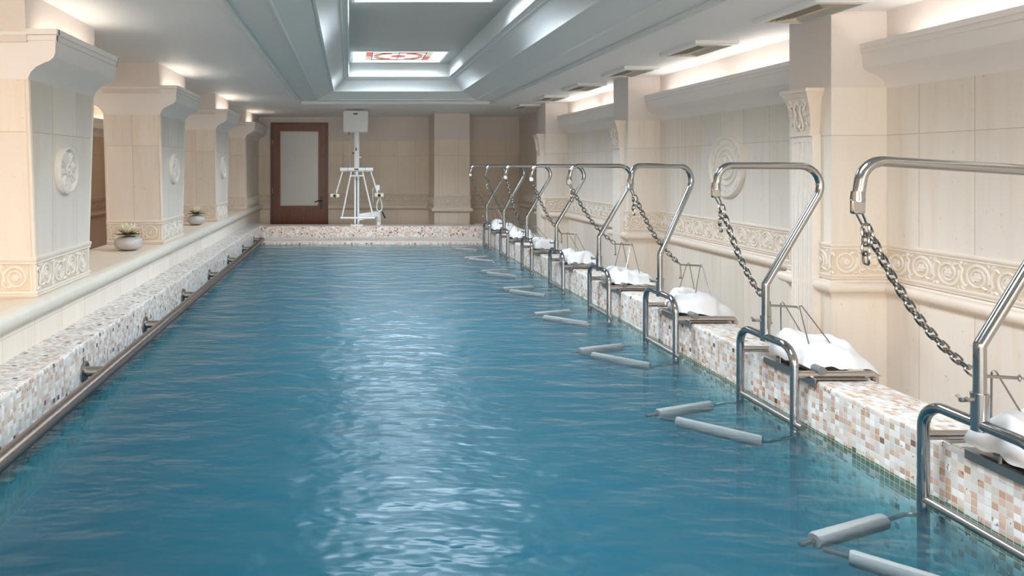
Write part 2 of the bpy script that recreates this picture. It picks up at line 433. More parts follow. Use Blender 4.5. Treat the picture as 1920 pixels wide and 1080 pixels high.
mb.box(WL-.15,XLB,YN-.15,YB+.15,ZF-.1,ZF); mb.box(XRB,WR+.15,YN-.15,YB+.15,ZF-.1,ZF); mb.box(XLB,XRB,9.92,YB+.15,ZF-.1,ZF)
S(mb.build('floor',floor_m,smooth=False))
# ---- pool basin
def ledge(x0,x1,side,z):
    r=.014; pts=[]
    if side>0:   # right ledge, rounded edge at x0
        pts=[(x0,-1.35)]+[(x0+r-r*math.cos(a),z-r+r*math.sin(a)) for a in [math.pi/2*k/4 for k in range(5)]]+[(x1,z),(x1,-1.35)]
    else:
        pts=[(x0,-1.35),(x0,z)]+[(x1-r+r*math.sin(a),z-r+r*math.cos(a)) for a in [math.pi/2*k/4 for k in range(5)]]+[(x1,-1.35)]
    return pts
mb=MB(); mb.prism_y(ledge(XR,XRB,1,.195),YN,9.92)
S(tag(mb.build('pool_ledge_right',mos_side),'pink and white mosaic pool ledge carrying the traction frames','pool ledge'))
mb=MB(); mb.prism_y(ledge(XLB,XL,-1,.195),YN,9.92)
S(tag(mb.build('pool_ledge_left',mos_left),'grey and white mosaic pool ledge under the pillar wall','pool ledge'))
mb=MB(); mb.box(XL,XR,9.01,9.62,-1.35,.02); mb.box(XL,XR,9.62,9.92,-1.35,.185)
S(tag(mb.build('pool_curb',mos_curb,smooth=False),'terracotta mosaic curb across the far end of the pool','pool curb'))
mb=MB(); mb.box(XL,XL+.005,-2.7,9.0,-1.35,-.27); mb.box(XL+.005,XR,8.98,9.01,-1.35,-.27); mb.box(XL,XR,YN,9.01,-1.45,-1.35); mb.box(XL,XR,YN-.05,-2.7,-1.35,.195)
S(tag(mb.build('pool_floor',mos_bottom,smooth=False),'blue tiled pool bottom','pool floor'))
mb=MB(); mb.box(XL-.004,XR+.004,-2.704,9.014,-1.352,0)
tag(mb.build('pool_water',water_m,smooth=False),'rippled clear blue water filling the pool','water',kind='stuff')

# ---- ceiling and coffer
CX0,CX1,CY0,CY1=-.63,1.82,-1.6,8.82
mb=MB()
mb.box(WL-.15,CX0,YN-.15,YB+.15,ZC,ZC+.1); mb.box(CX1,WR+.15,YN-.15,YB+.15,ZC,ZC+.1)
mb.box(CX0,CX1,CY1,YB+.15,ZC,ZC+.1); mb.box(CX0,CX1,YN-.15,CY0,ZC,ZC+.1)
S(mb.build('ceiling',ceil_paint,smooth=False))
loop=[(CX0,CY0),(CX1,CY0),(CX1,CY1),(CX0,CY1)]
E=EYE
def beadp(p,z,r=.012,n=4,a0=-150,a1=20):
    return [(p+r*math.cos(math.radians(a0+(a1-a0)*k/n)), z+r*math.sin(math.radians(a0+(a1-a0)*k/n))) for k in range(n+1)]
prof=[(-.012,ZC+.004),(-.012,ZC-.010),(.004,ZC-.014),(.010,ZC-.002),(.010,E+.832)]
prof+=[(.215,E+.836),(.218,E+.826),(.232,E+.826),(.238,E+.838)]
prof+=[(.425,E+.922),(.428,E+.912),(.442,E+.914),(.448,E+.930)]
prof+=[(.50,E+.985),(.565,E+1.050),(.572,E+1.046),(.580,E+1.050),(.584,E+1.060),(.594,E+1.060),(.598,E+1.068),(.607,E+1.068),(.612,E+1.066),(.622,E+1.07),(.626,E+1.085),(.626,E+1.255)]
prof+=[(.75,E+1.30),(.75,E+1.33),(-.05,E+1.33),(-.05,ZC+.004)]
mb=MB(); mb.sweep(prof,loop,closed=True)
S(mb.build('trim_1',coffer_paint,angle=25))
# coffer inner ceiling with skylight openings
IX0,IX1,IY0,IY1=CX0+.62,CX1-.62,CY0+.62,CY1-.62
ZI=E+1.225; SKX=(.03,1.07); SKY=[(1.38,2.13),(4.33,5.10),(7.30,8.07)]
mb=MB(); mb.box(IX0+.0,SKX[0],IY0-.05,IY1+.05,ZI,ZI+.06); mb.box(SKX[1],IX1+.05,IY0-.05,IY1+.05,ZI,ZI+.06)
ys=[IY0-.05]+[v for s_ in SKY for v in s_]+[IY1+.05]
for k in range(0,len(ys),2): mb.box(SKX[0],SKX[1],ys[k],ys[k+1],ZI,ZI+.06)
S(mb.build('ceiling_coffer',plain('coffer_inner_paint',(.60,.61,.58),.5,nscale=2,var=.03),smooth=False))

def ring(mb,x0,x1,y0,y1,w,z0,z1,dz=0):
    mb.box(x0,x1,y0,y0+w,z0,z1); mb.box(x0,x1,y1-w,y1,z0,z1); mb.box(x0,x0+w,y0+w,y1-w,z0,z1); mb.box(x1-w,x1,y0+w,y1-w,z0,z1)
def skylight(y0,y1,label):
    x0,x1=SKX; o=empty('skylight',((x0+x1)/2,(y0+y1)/2,ZI),label,'skylight','skylights in the coffered ceiling')
    ox,oy=(x0+x1)/2,(y0+y1)/2; hx,hy=(x1-x0)/2,(y1-y0)/2
    f=MB(); ring(f,-hx-.012,hx+.012,-hy-.012,hy+.012,.022,-.004,.05); f.build('frame',white_gloss,o,smooth=False)
    ix,iy=hx-.155,hy-.115
    p=MB(); p.add([(-hx+.01,-hy+.01,.002),(hx-.01,-hy+.01,.002),(hx-.01,hy-.01,.002),(-hx+.01,hy-.01,.002),(-ix,-iy,.010),(ix,-iy,.010),(ix,iy,.010),(-ix,iy,.010)],
            [(1,0,4,5),(2,1,5,6),(3,2,6,7),(0,3,7,4)]); p.build('opal_border',sky_pane,o,smooth=False,fix=False)
    p=MB(); p.box(-ix,ix,-iy,iy,.010,.015); pane=p.build('stained_glass',sky_pane,o,smooth=False)
    ld=bpy.data.lights.new('daylight','AREA'); ld.shape='RECTANGLE'; ld.size=2*hx-.04; ld.size_y=2*hy-.04; ld.energy=DAYLIGHT_W; ld.color=SKY_COL; ld.spread=math.radians(144)
    lo=bpy.data.objects.new('daylight',ld); COL.objects.link(lo); lo.parent=o; lo.location=(0,0,-.006)
    # coloured pieces and lead lines of the pane
    z=.007
    def piece(pts,mat,nm):
        q=MB(); q.prism_z(pts,z,.0099); q.build(nm,mat,pane,smooth=False)
    bw=.07
    for nm,mt,bs in (('red_glass',g_red,((-ix,-ix+bw,-iy,0),(ix-bw,ix,0,iy))),('cream_glass',g_cream,((-ix,-ix+bw,0,iy),(ix-bw,ix,-iy,0))),('pink_glass',g_pink,((-ix+bw,0,iy-.05,iy),(0,ix-bw,-iy,-iy+.05)))):
        for b_ in bs: r=MB(); r.box(*b_,z,.0099); r.build(nm,mt,pane,smooth=False)
    for sx in (-1,1):
        pts=[]; r=MB()
        for k in range(13):
            a=math.radians(-75+150*k/12); pts.append((sx*(.02+(ix-bw-.04)*math.cos(a)),(iy-.06)*math.sin(a)))
        for k in range(12,-1,-1):
            a=math.radians(-75+150*k/12); pts.append((sx*(.02+(ix-bw-.09)*math.cos(a)),(iy-.09)*math.sin(a)*.8))
        r.prism_z(pts,z,.0099); r.build('orange_glass',g_org,pane,smooth=False)
    pts=[(.085*math.cos(2*math.pi*k/20),.085*math.sin(2*math.pi*k/20)) for k in range(20)]
    piece(pts,g_red,'centre_glass')
    l=MB(); lw=.004
    for xx in (-ix+bw,ix-bw): l.box(xx-lw,xx+lw,-iy,iy,.005,.0105)
    for yy in (-iy+.05,iy-.05): l.box(-ix+bw,ix-bw,yy-lw,yy+lw,.005,.0105)
    l.box(-lw,lw,-iy,iy,.005,.0105)
    l.tube([((ix-bw)*math.cos(2*math.pi*k/40),(iy-.04)*math.sin(2*math.pi*k/40),.0075) for k in range(40)],.004,4,closed=True)
    l.build('lead_lines',lead_m,pane,smooth=False)
skylight(*SKY[0],'skylight overhead nearest the camera, above the near end of the coffer')
skylight(*SKY[1],'white framed skylight cut by the top edge of the picture')
skylight(*SKY[2],'skylight with red and orange stained glass at the far end of the coffer')

# ---- added fill lights out of view: glowing window and ceiling panels
wn_=empty('fill_window',(-.3,YN,.2),'wide glowing window added behind the camera as fill light','window'); wn_['kind']='structure'
mb=MB(); 
for a,b_,c_,d_ in ((-2.9,2.9,0,.06),(-2.9,2.9,1.24,1.3),(-2.9,-2.84,.06,1.24),(2.84,2.9,.06,1.24),(-.03,.03,.06,1.24)): mb.box(a,b_,.002,.06,c_,d_)
mb.build('fill_window_frame',white_gloss,wn_,smooth=False)
mb=MB(); mb.box(-2.84,2.84,.004,.02,.06,1.24); mb.build('fill_glow',emit('fill_glow',(1.0,.90,.79),FILL_WINDOW_STRENGTH),wn_,smooth=False)  # glow added to light the back wall and camera-facing sides
def panel(x0,x1,y0,y1,label):  # unseen panel added to put warm light on the camera-facing sides
    o=empty('fill_panel',((x0+x1)/2,(y0+y1)/2,ZC),label,'fill light','added fill panels out of view')
    hx,hy=(x1-x0)/2,(y1-y0)/2
    f=MB(); ring(f,-hx,hx,-hy,hy,.03,-.025,0); f.build('frame',white_gloss,o,smooth=False)
    d=MB(); d.box(-hx+.03,hx-.03,-hy+.03,hy-.03,-.02,-.005); d.build('diffuser',panel_m,o,smooth=False)
panel(-3.1,-2.2,-1.6,-.7,'added square fill panel over the near end of the left corridor')
for k,yy in enumerate((2.4,4.72,6.95,9.15)):
    panel(-2.62,-2.32,yy-.15,yy+.15,'small added fill panel out of view over the corridor behind the pillars')
panel(-1.7,-.8,-2.6,-1.7,'added square fill panel over the near left end of the pool')
panel(1.9,2.7,-2.6,-1.7,'added square fill panel over the near right end of the pool')

# ================================================================== relief ornament
def ribbon(mb,pts,wid,h,fr):
    """raised strip with bevelled sides on a plane frame (O,U,V,Nn)"""
    O,U,V,Nn=fr; n=len(pts); vs=[]
    for i in range(n):
        a=pts[max(0,i-1)]; c=pts[min(n-1,i+1)]; dx,dy=c[0]-a[0],c[1]-a[1]; l=math.hypot(dx,dy) or 1; nx,ny=-dy/l,dx/l
        w=wid[i] if isinstance(wid,list) else wid
        for k,(s_,hh) in enumerate(((1,0),(.55,h),(-.55,h),(-1,0))):
            vs.append(O+U*(pts[i][0]+nx*w*s_)+V*(pts[i][1]+ny*w*s_)+Nn*hh)
    fs=[]
    for i in range(n-1):
        for k in range(3): a=i*4+k; fs.append((a,a+1,a+5,a+4))
    fs.append((0,1,2,3)); e=(n-1)*4; fs.append((e+3,e+2,e+1,e))
    mb.add(vs,fs)
def blob(mb,cx,cy_,r,h,fr,n=12,petal=0):
    O,U,V,Nn=fr; vs=[]; 
    for j,(rr,hh) in enumerate(((1,0),(.8,h),(.45,h*.75),(.3,h*1.1))):
        for k in range(n):
            a=2*math.pi*k/n; q=r*rr*(1+petal*math.cos(6*a)*(1 if j<2 else .3)); vs.append(O+U*(cx+q*math.cos(a))+V*(cy_+q*math.sin(a))+Nn*hh)
    vs.append(O+U*cx+V*cy_+Nn*h*1.15); fs=[]
    for j in range(3):
        for k in range(n): a=j*n+k; b=j*n+(k+1)%n; fs.append((a,b,b+n,a+n))
    for k in range(n): fs.append((3*n+k,3*n+(k+1)%n,4*n))
    mb.add(vs,fs)
def scroll(mb,u0,w,h,flip,fr,q=1,mirror=1):
    """one rinceau scroll of cell width w and height h centred on v = 0"""
    cx=u0+w/2; R=min(w,h)*.47; f=-1 if flip else 1; seg=int(30*q)+8
    pts=[];wd=[]
    for k in range(seg+1):
        t=k/seg; a=math.radians(200-mirror*0-620*t); r=R*(1-.60*t)
        pts.append((cx+r*math.cos(a), f*r*math.sin(a))); wd.append((.0075-.0035*t)*h/.135)
    ribbon(mb,pts,wd,.0055,fr)
    blob(mb,cx,0,R*.33,.007,fr,18 if q>=1 else 10,.14)
    # serrations on the outer ring
    m=int(12*q)+3
    for k in range(m):
        a=math.radians(150-160*k/m); r=R*.86
        x,y=cx+r*math.cos(a),f*r*math.sin(a); a2=a-.9
        ribbon(mb,[(x,y),(x-.010*math.cos(a2),y-f*.010*math.sin(a2))],[.0032,.001],.004,fr)
    # crossing stem and leaves in the corners
    st=[(u0-.30*R,f*h*.40),(u0+.02*w,f*h*.18),(u0+.05*w,0),(u0-.01*w,-f*h*.22),(u0+.14*w,-f*h*.42)]
    ribbon(mb,st,[.003,.006,.0065,.006,.002],.005,fr)
    for (x,y,a,l) in ((u0+.10*w,f*h*.40,35,.034),(u0+.02*w,f*h*.36,95,.026),(u0+.00*w,f*h*.34,150,.034),(u0+.16*w,-f*h*.36,-20,.036),(u0+.02*w,-f*h*.36,-110,.026),(u0-.06*w,-f*h*.38,200,.026)):
        a=math.radians(a); 
        p=[(x+l*t*math.cos(a+.8*t), max(-h/2+.003,min(h/2-.003,y+f*l*t*math.sin(a+.8*t)))) for t in (0,.35,.7,1)]
        ribbon(mb,p,[.002,.0085,.006,.0006],.0048,fr)
def frieze_run(gm,rm,p0,p1,zc,h,nrm,q=1,up=None):
    """ground strip into gm, scrolls into rm, from plan point p0 to p1 (3D vectors at strip centre)"""
    p0=Vector(p0);p1=Vector(p1); U=(p1-p0); L=U.length; U.normalize(); V=Vector(up) if up else Vector((0,0,1)); Nn=Vector(nrm)
    if L<.03: return
    fr=(p0+Nn*.004,U,V,Nn); O=fr[0]
    n=max(1,round(L/.146)); w=L/n
    g=[O+V*(-h/2)-Nn*.004,O+U*L+V*(-h/2)-Nn*.004,O+U*L+V*(h/2)-Nn*.004,O+V*(h/2)-Nn*.004]
    gm.add(g+[x+Nn*.004 for x in g],[(4,5,6,7),(0,1,5,4),(1,2,6,5),(2,3,7,6),(3,0,4,7)])
    for i in range(n): scroll(rm,i*w,w,h,i%2,fr,q)
def band(z0,z1,p=.012):
    """stepped border moulding"""
    h=z1-z0
    return [(-.01,z0),(p*.5,z0),(p*.7,z0+h*.18),(p*.45,z0+h*.30),(p*.8,z0+h*.42),(p,z0+h*.62),(p,z0+h*.85),(p*.7,z1),(-.01,z1)]
def bull(z0,z1,p=.045):
    zc=(z0+z1)/2; r=(z1-z0)/2
    pts=[(-.01,z0-.012),(.010,z0-.012),(.014,z0)]
    for k in range(9):
        a=math.radians(-90+180*k/8); pts.append((p-r*.9+r*.9*math.cos(a),zc+r*math.sin(a)))
    return pts+[(.012,z1),(.008,z1+.008),(-.01,z1+.008)]

right_path=[(WR,YN)]
for a,b_ in PIERS: right_path+=[(WR,a),(PR,a),(PR,b_),(WR,b_)]
right_path+=[(WR,YB)]
back_path=[(WR,YB),(BP[1],YB),(BP[1],BP[2]),(BP[0],BP[2]),(BP[0],YB),(DOOR[1],YB)]
back_l=[(DOOR[0],YB),(-1.50,YB)]
left_path=[(-1.474,YB),(-1.474,YN)]
mb=MB(); mb.sweep(bull(.372,.430),right_path); S(mb.build('trim_3',trimstone))
mb=MB(); mb.sweep(bull(.318,.385),back_path); mb.sweep(bull(.318,.385),back_l); S(mb.build('trim_4',trimstone))
mb=MB()
mb.sweep([(-.03,.325),(.012,.325),(.016,.332)]+[(.012+.034*math.cos(math.radians(-80+160*k/8)),.368+.036*math.sin(math.radians(-80+160*k/8))) for k in range(9)]+[(.004,.406),(-.028,.406)],left_path)
S(mb.build('trim_5',ledge_trim))
mb=MB(); mb.sweep(bull(.335,.395),[(WL,YB),(WL,YN)]); mb.sweep(band(.56,.60),[(WL,YB),(WL,YN)]); mb.sweep(band(.40,.42),[(WL,YB),(WL,YN)]); S(mb.build('trim_6',tile_dim_lit))
def frieze_on(path,zb,zt,names,q,maxy=99,edge=.035,mats=(recess,relief)):
    gm,rm,bm_=MB(),MB(),MB()
    bm_.sweep(band(zb,zb+.028),path); bm_.sweep(band(zt-.034,zt),path)
    h=(zt-.034)-(zb+.028); zc=((zt-.034)+(zb+.028))/2
    for (x0,y0),(x1,y1) in zip(path,path[1:]):
        d=Vector((x1-x0,y1-y0)).normalized(); n=(-d.y,d.x,0)
        frieze_run(gm,rm,(x0,y0,zc),(x1,y1,zc),zc,h,n,q)
    o=S(bm_.build(names[0],trimstone)); 
    gm.build('frieze_ground',mats[0],o,smooth=False); rm.build('scroll_relief',mats[1],o,angle=60)
rp=[(x,max(y,.6)) for x,y in right_path]
frieze_on(rp,.442,.632,['trim_7'],1)
frieze_on(back_path,.392,.585,['trim_8'],.35)
frieze_on(back_l,.392,.585,['trim_9'],.35)
gm,rm=MB(),MB(); frieze_run(gm,rm,(WL,YB,.49),(WL,5.5,.49),.49,.14,(1,0,0),.35)
o=S(gm.build('trim_10',plain('dim_lit_relief_ground',(.45,.31,.2),.6),smooth=False)); rm.build('scroll_relief',plain('dim_lit_relief',(.58,.43,.31),.5),o,angle=60)  # frieze colours darkened and warmed to carry the corridor's dim light

# ---- cornices with light troughs
CB,CT=ZT-.005,1.672
def cprof(sgn,x0,back):
    """closed (x,z) outline; sgn is the direction of projection"""
    H=CT-CB
    pts=[(0,0),(.004,.06),(.014,.15),(.036,.245),(.068,.315),(.100,.37),(.120,.44),(.128,.54),(.129,.765),(.136,.775),(.136,.875),(.143,.885),(.143,1.0)]
    o=[(x0+sgn*p,CB+H*f) for p,f in pts]
    o+=[(x0+sgn*.128,CT),(x0+sgn*.126,CT-.05),(x0+sgn*.004,CT-.05)]
    return o+[(x0-sgn*back,CT-.05),(x0-sgn*back,CB)]
def tube_light(name,x,y0,y1,z,mat,label,cat='cove light',group=None):
    o=empty(name,(x,(y0+y1)/2,z),label,cat,group); h=(y1-y0)/2
    t=MB(); t.tube([(0,-h+.02,0),(0,h-.02,0)],.013,10); t.build('tube',mat,o)
    c=MB(); c.tube([(0,-h,0),(0,-h+.02,0)],.014,10); c.tube([(0,h-.02,0),(0,h,0)],.014,10); c.box(-.012,.012,-h,h,-.028,-.012); c.build('holder',white_gloss,o)
segs=[(YN,3.57,'nearest stretch of white cornice on the right wall, cut by the right edge'),(3.91,6.17,'white cornice on the right wall between the two nearest piers, above the round medallion'),(6.51,8.77,'white cornice on the right wall between the middle and far piers')]
for y0,y1,lab in segs:
    mb=MB(); mb.prism_y(cprof(-1,WR,.002),y0,y1); o=S(tag(mb.build('cornice',plaster,angle=30),lab,'cornice','cornices on the right wall'))
    a=max(y0,-1.5)+.12; n=max(1,round((y1-a)/1.1)); st=(y1-.12-a)/n
    for k in range(n):
        tube_light('cove_light',WR-.095,a+k*st+.03,a+(k+1)*st-.03,CT-.022,cove_tube,'fluorescent tube hidden behind the right wall cornice','cove light','tubes behind the right wall cornices')
mb=MB(); mb.prism_y(cprof(1,WL,.002),YN,YB); S(tag(mb.build('cornice',plaster,angle=30),'long cornice on the wall beyond the pillars','cornice'))
for k in range(8):
    tube_light('cove_light',WL+.055,-1.2+1.5*k,-1.2+1.5*k+1.35,CT-.022,side_tube,'fluorescent tube hidden behind the cornice beyond the pillars','cove light','tubes behind the corridor cornice')

# ================================================================== pillars
def pillar(yc,label,back=None,rose=True):
    x0,x1=-1.95,-1.50; xc=(x0+x1)/2; z0=.402; z1=CB
    bt,bb=.41,.325
    o=empty('pillar',(xc,yc,z0),label,'pillar','tapered pillars on the left parapet')
    org=(xc,yc,z0); W=(x1-x0)/2; H=z1-z0
    fy=lambda z,s_: s_*(bb+(bt-bb)*(z/H))            # local half depth at local height z
    yback=(lambda z:(back-yc)) if back else (lambda z:fy(z,1))
    uvf=lambda ax,c:(c[1]-yc+.15,c[2]) if ax==0 else ((c[0]-xc,c[2]) if ax==1 else (c[0],c[1]))
    m_=MB(); m_.add([(-W,fy(0,-1),0),(W,fy(0,-1),0),(W,yback(0),0),(-W,yback(0),0),(-W,fy(H,-1),H),(W,fy(H,-1),H),(W,yback(H),H),(-W,yback(H),H)],
        [(0,3,2,1),(4,5,6,7),(0,1,5,4),(1,2,6,5),(2,3,7,6),(3,0,4,7)])
    m_.build('shaft',tile,o,smooth=False,uvf=uvf,uvo=org)
    # corner beads
    bd=MB(); 
    for sx in (-1,1):
        for e in ((-1,) if back else (-1,1)):
            bd.tube([(sx*(W-.010),fy(0,e)-e*.010,.0),(sx*(W-.010),fy(H,e)-e*.010,H)],.0145,8)
    bd.build('corner_bead',trimstone,o)
    # frieze round the foot
    gm,rm,bm_=MB(),MB(),MB(); ang=math.atan((bt-bb)/H)
    zc=.098; hh=.125; fz=fy(zc,-1)
    upv=Vector((0,-math.sin(ang),math.cos(ang))); nv=Vector((0,-math.cos(ang),-math.sin(ang)))
    frieze_run(gm,rm,(-W+.03,fz,zc),(W-.03,fz,zc),zc,hh,nv,1,upv)
    ye=(back-yc) if back else fy(zc,1)
    frieze_run(gm,rm,(W,fz+.03,zc),(W,ye-(.0 if back else .03),zc),zc,hh,(1,0,0),1)
    for za,zb in ((.006,.034),(.162,.198)):
        ya=fy(za,-1); yb=(back-yc) if back else fy(za,1)
        pth=[(-W,ya),(W,ya),(W,yb)]+([] if back else [(-W,yb)])
        pth=[(x,y) for x,y in pth][::-1]
        bm_.sweep([(p,z) for p,z in band(za,zb,.010)],pth)
    bo=bm_.build('frieze',trimstone,o); gm.build('frieze_ground',recess,bo,smooth=False); rm.build('scroll_relief',relief,bo,angle=60)
    # capital
    ya=fy(H,-1)-.004; yb=(back-yc) if back else fy(H,1)+.004
    R=[(x-xc,z-z0) for x,z in cprof(1,x1,W)][:-1]; R=R[:-1]
    L=[(-x,z) for x,z in R][::-1]
    cp=MB(); cp.prism_y(R+L,ya,yb)
    Hc=CT-CB
    def lipbox(f0,f1,ex,px):
        za=CB-z0+Hc*f0; zb=CB-z0+Hc*f1
        cp.box(-W-px,W+px,ya-ex,ya+.01,za,zb)
        if not back: cp.box(-W-px,W+px,yb-.01,yb+ex,za,zb)
    lipbox(.775,.88,.010,.136); lipbox(.885,1.0,.020,.143)
    cp.build('capital',plaster,o,angle=30)
    nk=MB(); yn0=-bt-.02; yn1=(back-yc) if back else bt+.01
    nk.add([(-W+.0,yn0,CT-.06-z0),(W,yn0,CT-.06-z0),(W,yn1,CT-.06-z0),(-W,yn1,CT-.06-z0),(-W,yn0-.02,ZC-z0),(W,yn0-.02,ZC-z0),(W,yn1,ZC-z0),(-W,yn1,ZC-z0)],
        [(0,3,2,1),(4,5,6,7),(0,1,5,4),(1,2,6,5),(2,3,7,6),(3,0,4,7)])
    nk.build('neck',paper,o,smooth=False,uvo=org)
    if rose:
        rs=MB(); c=(W,0,1.012-z0); fr=(Vector(c),Vector((0,1,0)),Vector((0,0,1)),Vector((1,0,0)))
        rs.lathe([(.126,-.01),(.126,.018),(.122,.026),(.112,.028),(.106,.022),(.103,.012),(.02,.010)],c,(1,0,0),(0,0,1),40)
        ro=rs.build('rosette',relief,o,angle=35)
        pt=MB()
        for k in range(8):
            a=2*math.pi*k/8+.2
            pp=[(r*math.cos(a),r*math.sin(a)) for r in (.032,.055,.08,.101)]
            f2=(Vector(c)+Vector((.010,0,0)),)+fr[1:]
            ribbon(pt,pp,[.010,.021,.034,.022],.010,f2)
            ribbon(pt,[(r*math.cos(a),r*math.sin(a)) for r in (.04,.07,.095)],[.003,.006,.002],.014,f2)
        pt.build('petals',relief,ro,angle=50)
        hb=MB(); hb.lathe([(.034,.008),(.034,.022),(.030,.027),(.022,.026),(.019,.018),(.018,.020),(.010,.028),(.0005,.030)],c,(1,0,0),(0,0,1),28)
        hb.build('hub',relief,ro,angle=35)
    return o
pillar(3.60,'large cream stone pillar nearest the camera with carved rosette')
pillar(5.82,'cream pillar behind the nearer flower stone, second from the camera')
pillar(8.06,'cream pillar behind the farther flower stone, third from the camera')
pillar(10.28,'half pillar joined to the back wall beside the wooden door',back=YB,rose=False)
for yc,y0,y1 in ((3.6,-.36,.36),(5.82,-.36,.36),(8.06,-.36,.36),(10.28,-.36,.2)):
    tube_light('pillar_light',-1.425,yc+y0,yc+y1,CT-.022,pillar_tube,'small tube lying on a pillar capital','cove light','tubes on the pillar capitals')
    tube_light('pillar_light',-2.025,yc+y0,yc+y1,CT-.022,pillar_tube,'small tube lying on a pillar capital','cove light','tubes on the pillar capitals')

# ================================================================== flower stones on the parapet
stone_m=plain('grey_pebble',(.52,.50,.50),.32,nscale=14,var=.22,bstr=.35)
petal_m=plain('cream_petal',(.84,.83,.66),.5,nscale=30,var=.08)
leaf_m=plain('dark_green_leaf',(.06,.10,.025),.45,nscale=25,var=.35)
leaf_r=plain('reddish_leaf',(.36,.11,.04),.45,nscale=25,var=.35)
def flower_stone(loc,rot,label):
    o=empty('flower_stone',loc,label,'ornament','flower stones on the parapet'); o.rotation_euler.z=rot
    s_=MB(); n=36; pr=[]
    for k in range(17):
        a=-math.pi/2+math.pi*k/16; pr.append((max(.0005,.106*math.cos(a)**.8 if math.cos(a)>0 else .0005),.057+.055*math.sin(a)))
    s_.lathe(pr,(0,0,0),(0,0,1),(1,0,0),n)
    s_.v=[(x*(1+.04*math.sin(3*z*30)+.05*noise.noise((x*9,y*9,z*9))),y*.86*(1+.05*noise.noise((x*8,y*8,z*8+5))),max(0.0,z-.001)) for x,y,z in s_.v]
    s_.build('stone',stone_m,o,angle=80)
    def leaf(a,l,w,z0,rise,curl,mb):
        vs=[];n_=6
        for i in range(n_+1):
            t=i/n_; r=.012+l*t; ww=w*math.sin(math.pi*min(.999,t**.8*.93+.05)); z=z0+rise*t+curl*t*t
            for sgn in (-1,0,1):
                vs.append((r*math.cos(a)-sgn*ww*math.sin(a),r*math.sin(a)+sgn*ww*math.cos(a),z+(.006 if sgn else 0)*(1-t)))
        fs=[]
        for i in range(n_):
            for k in (0,1): q=i*3+k; fs.append((q,q+1,q+4,q+3))
        mb.add(vs,fs)
    def thick(ob,t=.0016):
        md=ob.modifiers.new('thickness','SOLIDIFY'); md.thickness=t
    for k in range(7):
        mb=MB(); a=2*math.pi*k/7+.3; leaf(a,.090+.012*(k%2),.026,.114,.012,-.004,mb)
        thick(mb.build('leaf',leaf_m,o,fix=False))
    for k in range(5):
        mb=MB(); a=2*math.pi*k/5+.1; leaf(a,.080,.014,.119,.026,.006,mb)
        ob=mb.build('leaf',leaf_r,o,fix=False); tag(ob,'reddish leaf'); thick(ob)
    mb=MB()
    for ring_,(cnt,l,rise,w) in enumerate(((12,.070,.046,.013),(11,.054,.064,.012),(8,.036,.072,.010),(5,.018,.074,.008))):
        for k in range(cnt): leaf(2*math.pi*k/cnt+ring_*.27,l,w,.121,rise,.010,mb)
    ob=mb.build('blossom',petal_m,o,fix=False); thick(ob,.001)
    return o
flower_stone((-1.655,5.12,.402),.2,'grey pebble vase with cream lotus flower in front of the second pillar, nearer one')
flower_stone((-1.64,7.32,.402),1.3,'grey pebble vase with cream lotus flower farther along the parapet')

# ================================================================== handrail on the left
hr=empty('handrail',(-1.15,4.0,.06),'dull bronze tube handrail along the left side of the pool','handrail')
mb=MB(); mb.tube([(0,-3.9,0),(0,5.03,0)],.0305,18); mb.build('rail',rail_m,hr)
for k in range(9):
    y=9.0-.96*k-4.0
    b_=MB(); b_.tube([(-.098,y,0),(-.02,y,0)],.0235,14); bo=b_.build('bracket',dull,hr)
    f=MB(); f.lathe([(.049,0),(.049,.008),(.043,.012),(.026,.014)],(-.11,y,0),(1,0,0),(0,0,1),24); f.build('flange',dull,bo)

# ================================================================== overflow grate
gr=empty('overflow_grate',(.28,9.45,.02),'white slatted overflow grate at the foot of the far curb','grate')
mb=MB()
n=145
for k in range(n):
    x=XL+.03-.28+k*.021; mb.box(x,x+.011,-.165,.165,0,.010)
mb.build('slats',plain('white_grate_plastic',(.78,.76,.70),.5),gr,smooth=False)
mb=MB(); mb.box(XL-.28,XR-.28,-.165,.165,.0005,.003); mb.build('channel',plain('dark_channel',(.10,.08,.07),.6),gr,smooth=False)

# ================================================================== vents
def vent(y,label):
    o=empty('ceiling_vent',(2.372,y,ZC),label,'vent','square ceiling vents above the right walkway')
    hx,hy=.142,.255
    f=MB()
    # sloping frame
    f.sweep([(0,0),(0,-.020),(.006,-.026),(.030,-.030),(.034,-.022),(.034,0)],[(-hx,-hy),(hx,-hy),(hx,hy),(-hx,hy)],closed=True)
    f.build('frame',white_gloss,o,angle=30)
    l=MB(); n=5
    for k in range(n):
        i=.037+k*.0205; x,y_=hx-i,hy-i
        l.sweep([(0,-.028),(.0115,-.013),(.0130,-.014),(.0015,-.029)],[(-x,-y_),(x,-y_),(x,y_),(-x,y_)],closed=True)
    l.box(-.010,.010,-(hy-.14),(hy-.14),-.026,-.022)
    l.build('louvres',plain('vent_ivory',(.66,.60,.50),.5),o,smooth=False)
    bk=MB(); bk.box(-hx+.03,hx-.03,-hy+.03,hy-.03,-.006,-.001); bk.build('backing',plain('vent_dark',(.03,.025,.02),.8),o,smooth=False)
for k,lab in enumerate(['square ceiling vent nearest the camera, above the nearest pier','second ceiling vent from the camera, above the medallion bay','third ceiling vent from the camera, just before the middle pier','fourth ceiling vent from the camera, past the middle pier','fifth ceiling vent from the camera, before the far pier','farthest ceiling vent, small, next to the back wall']):
    vent(3.52+1.135*k,lab)

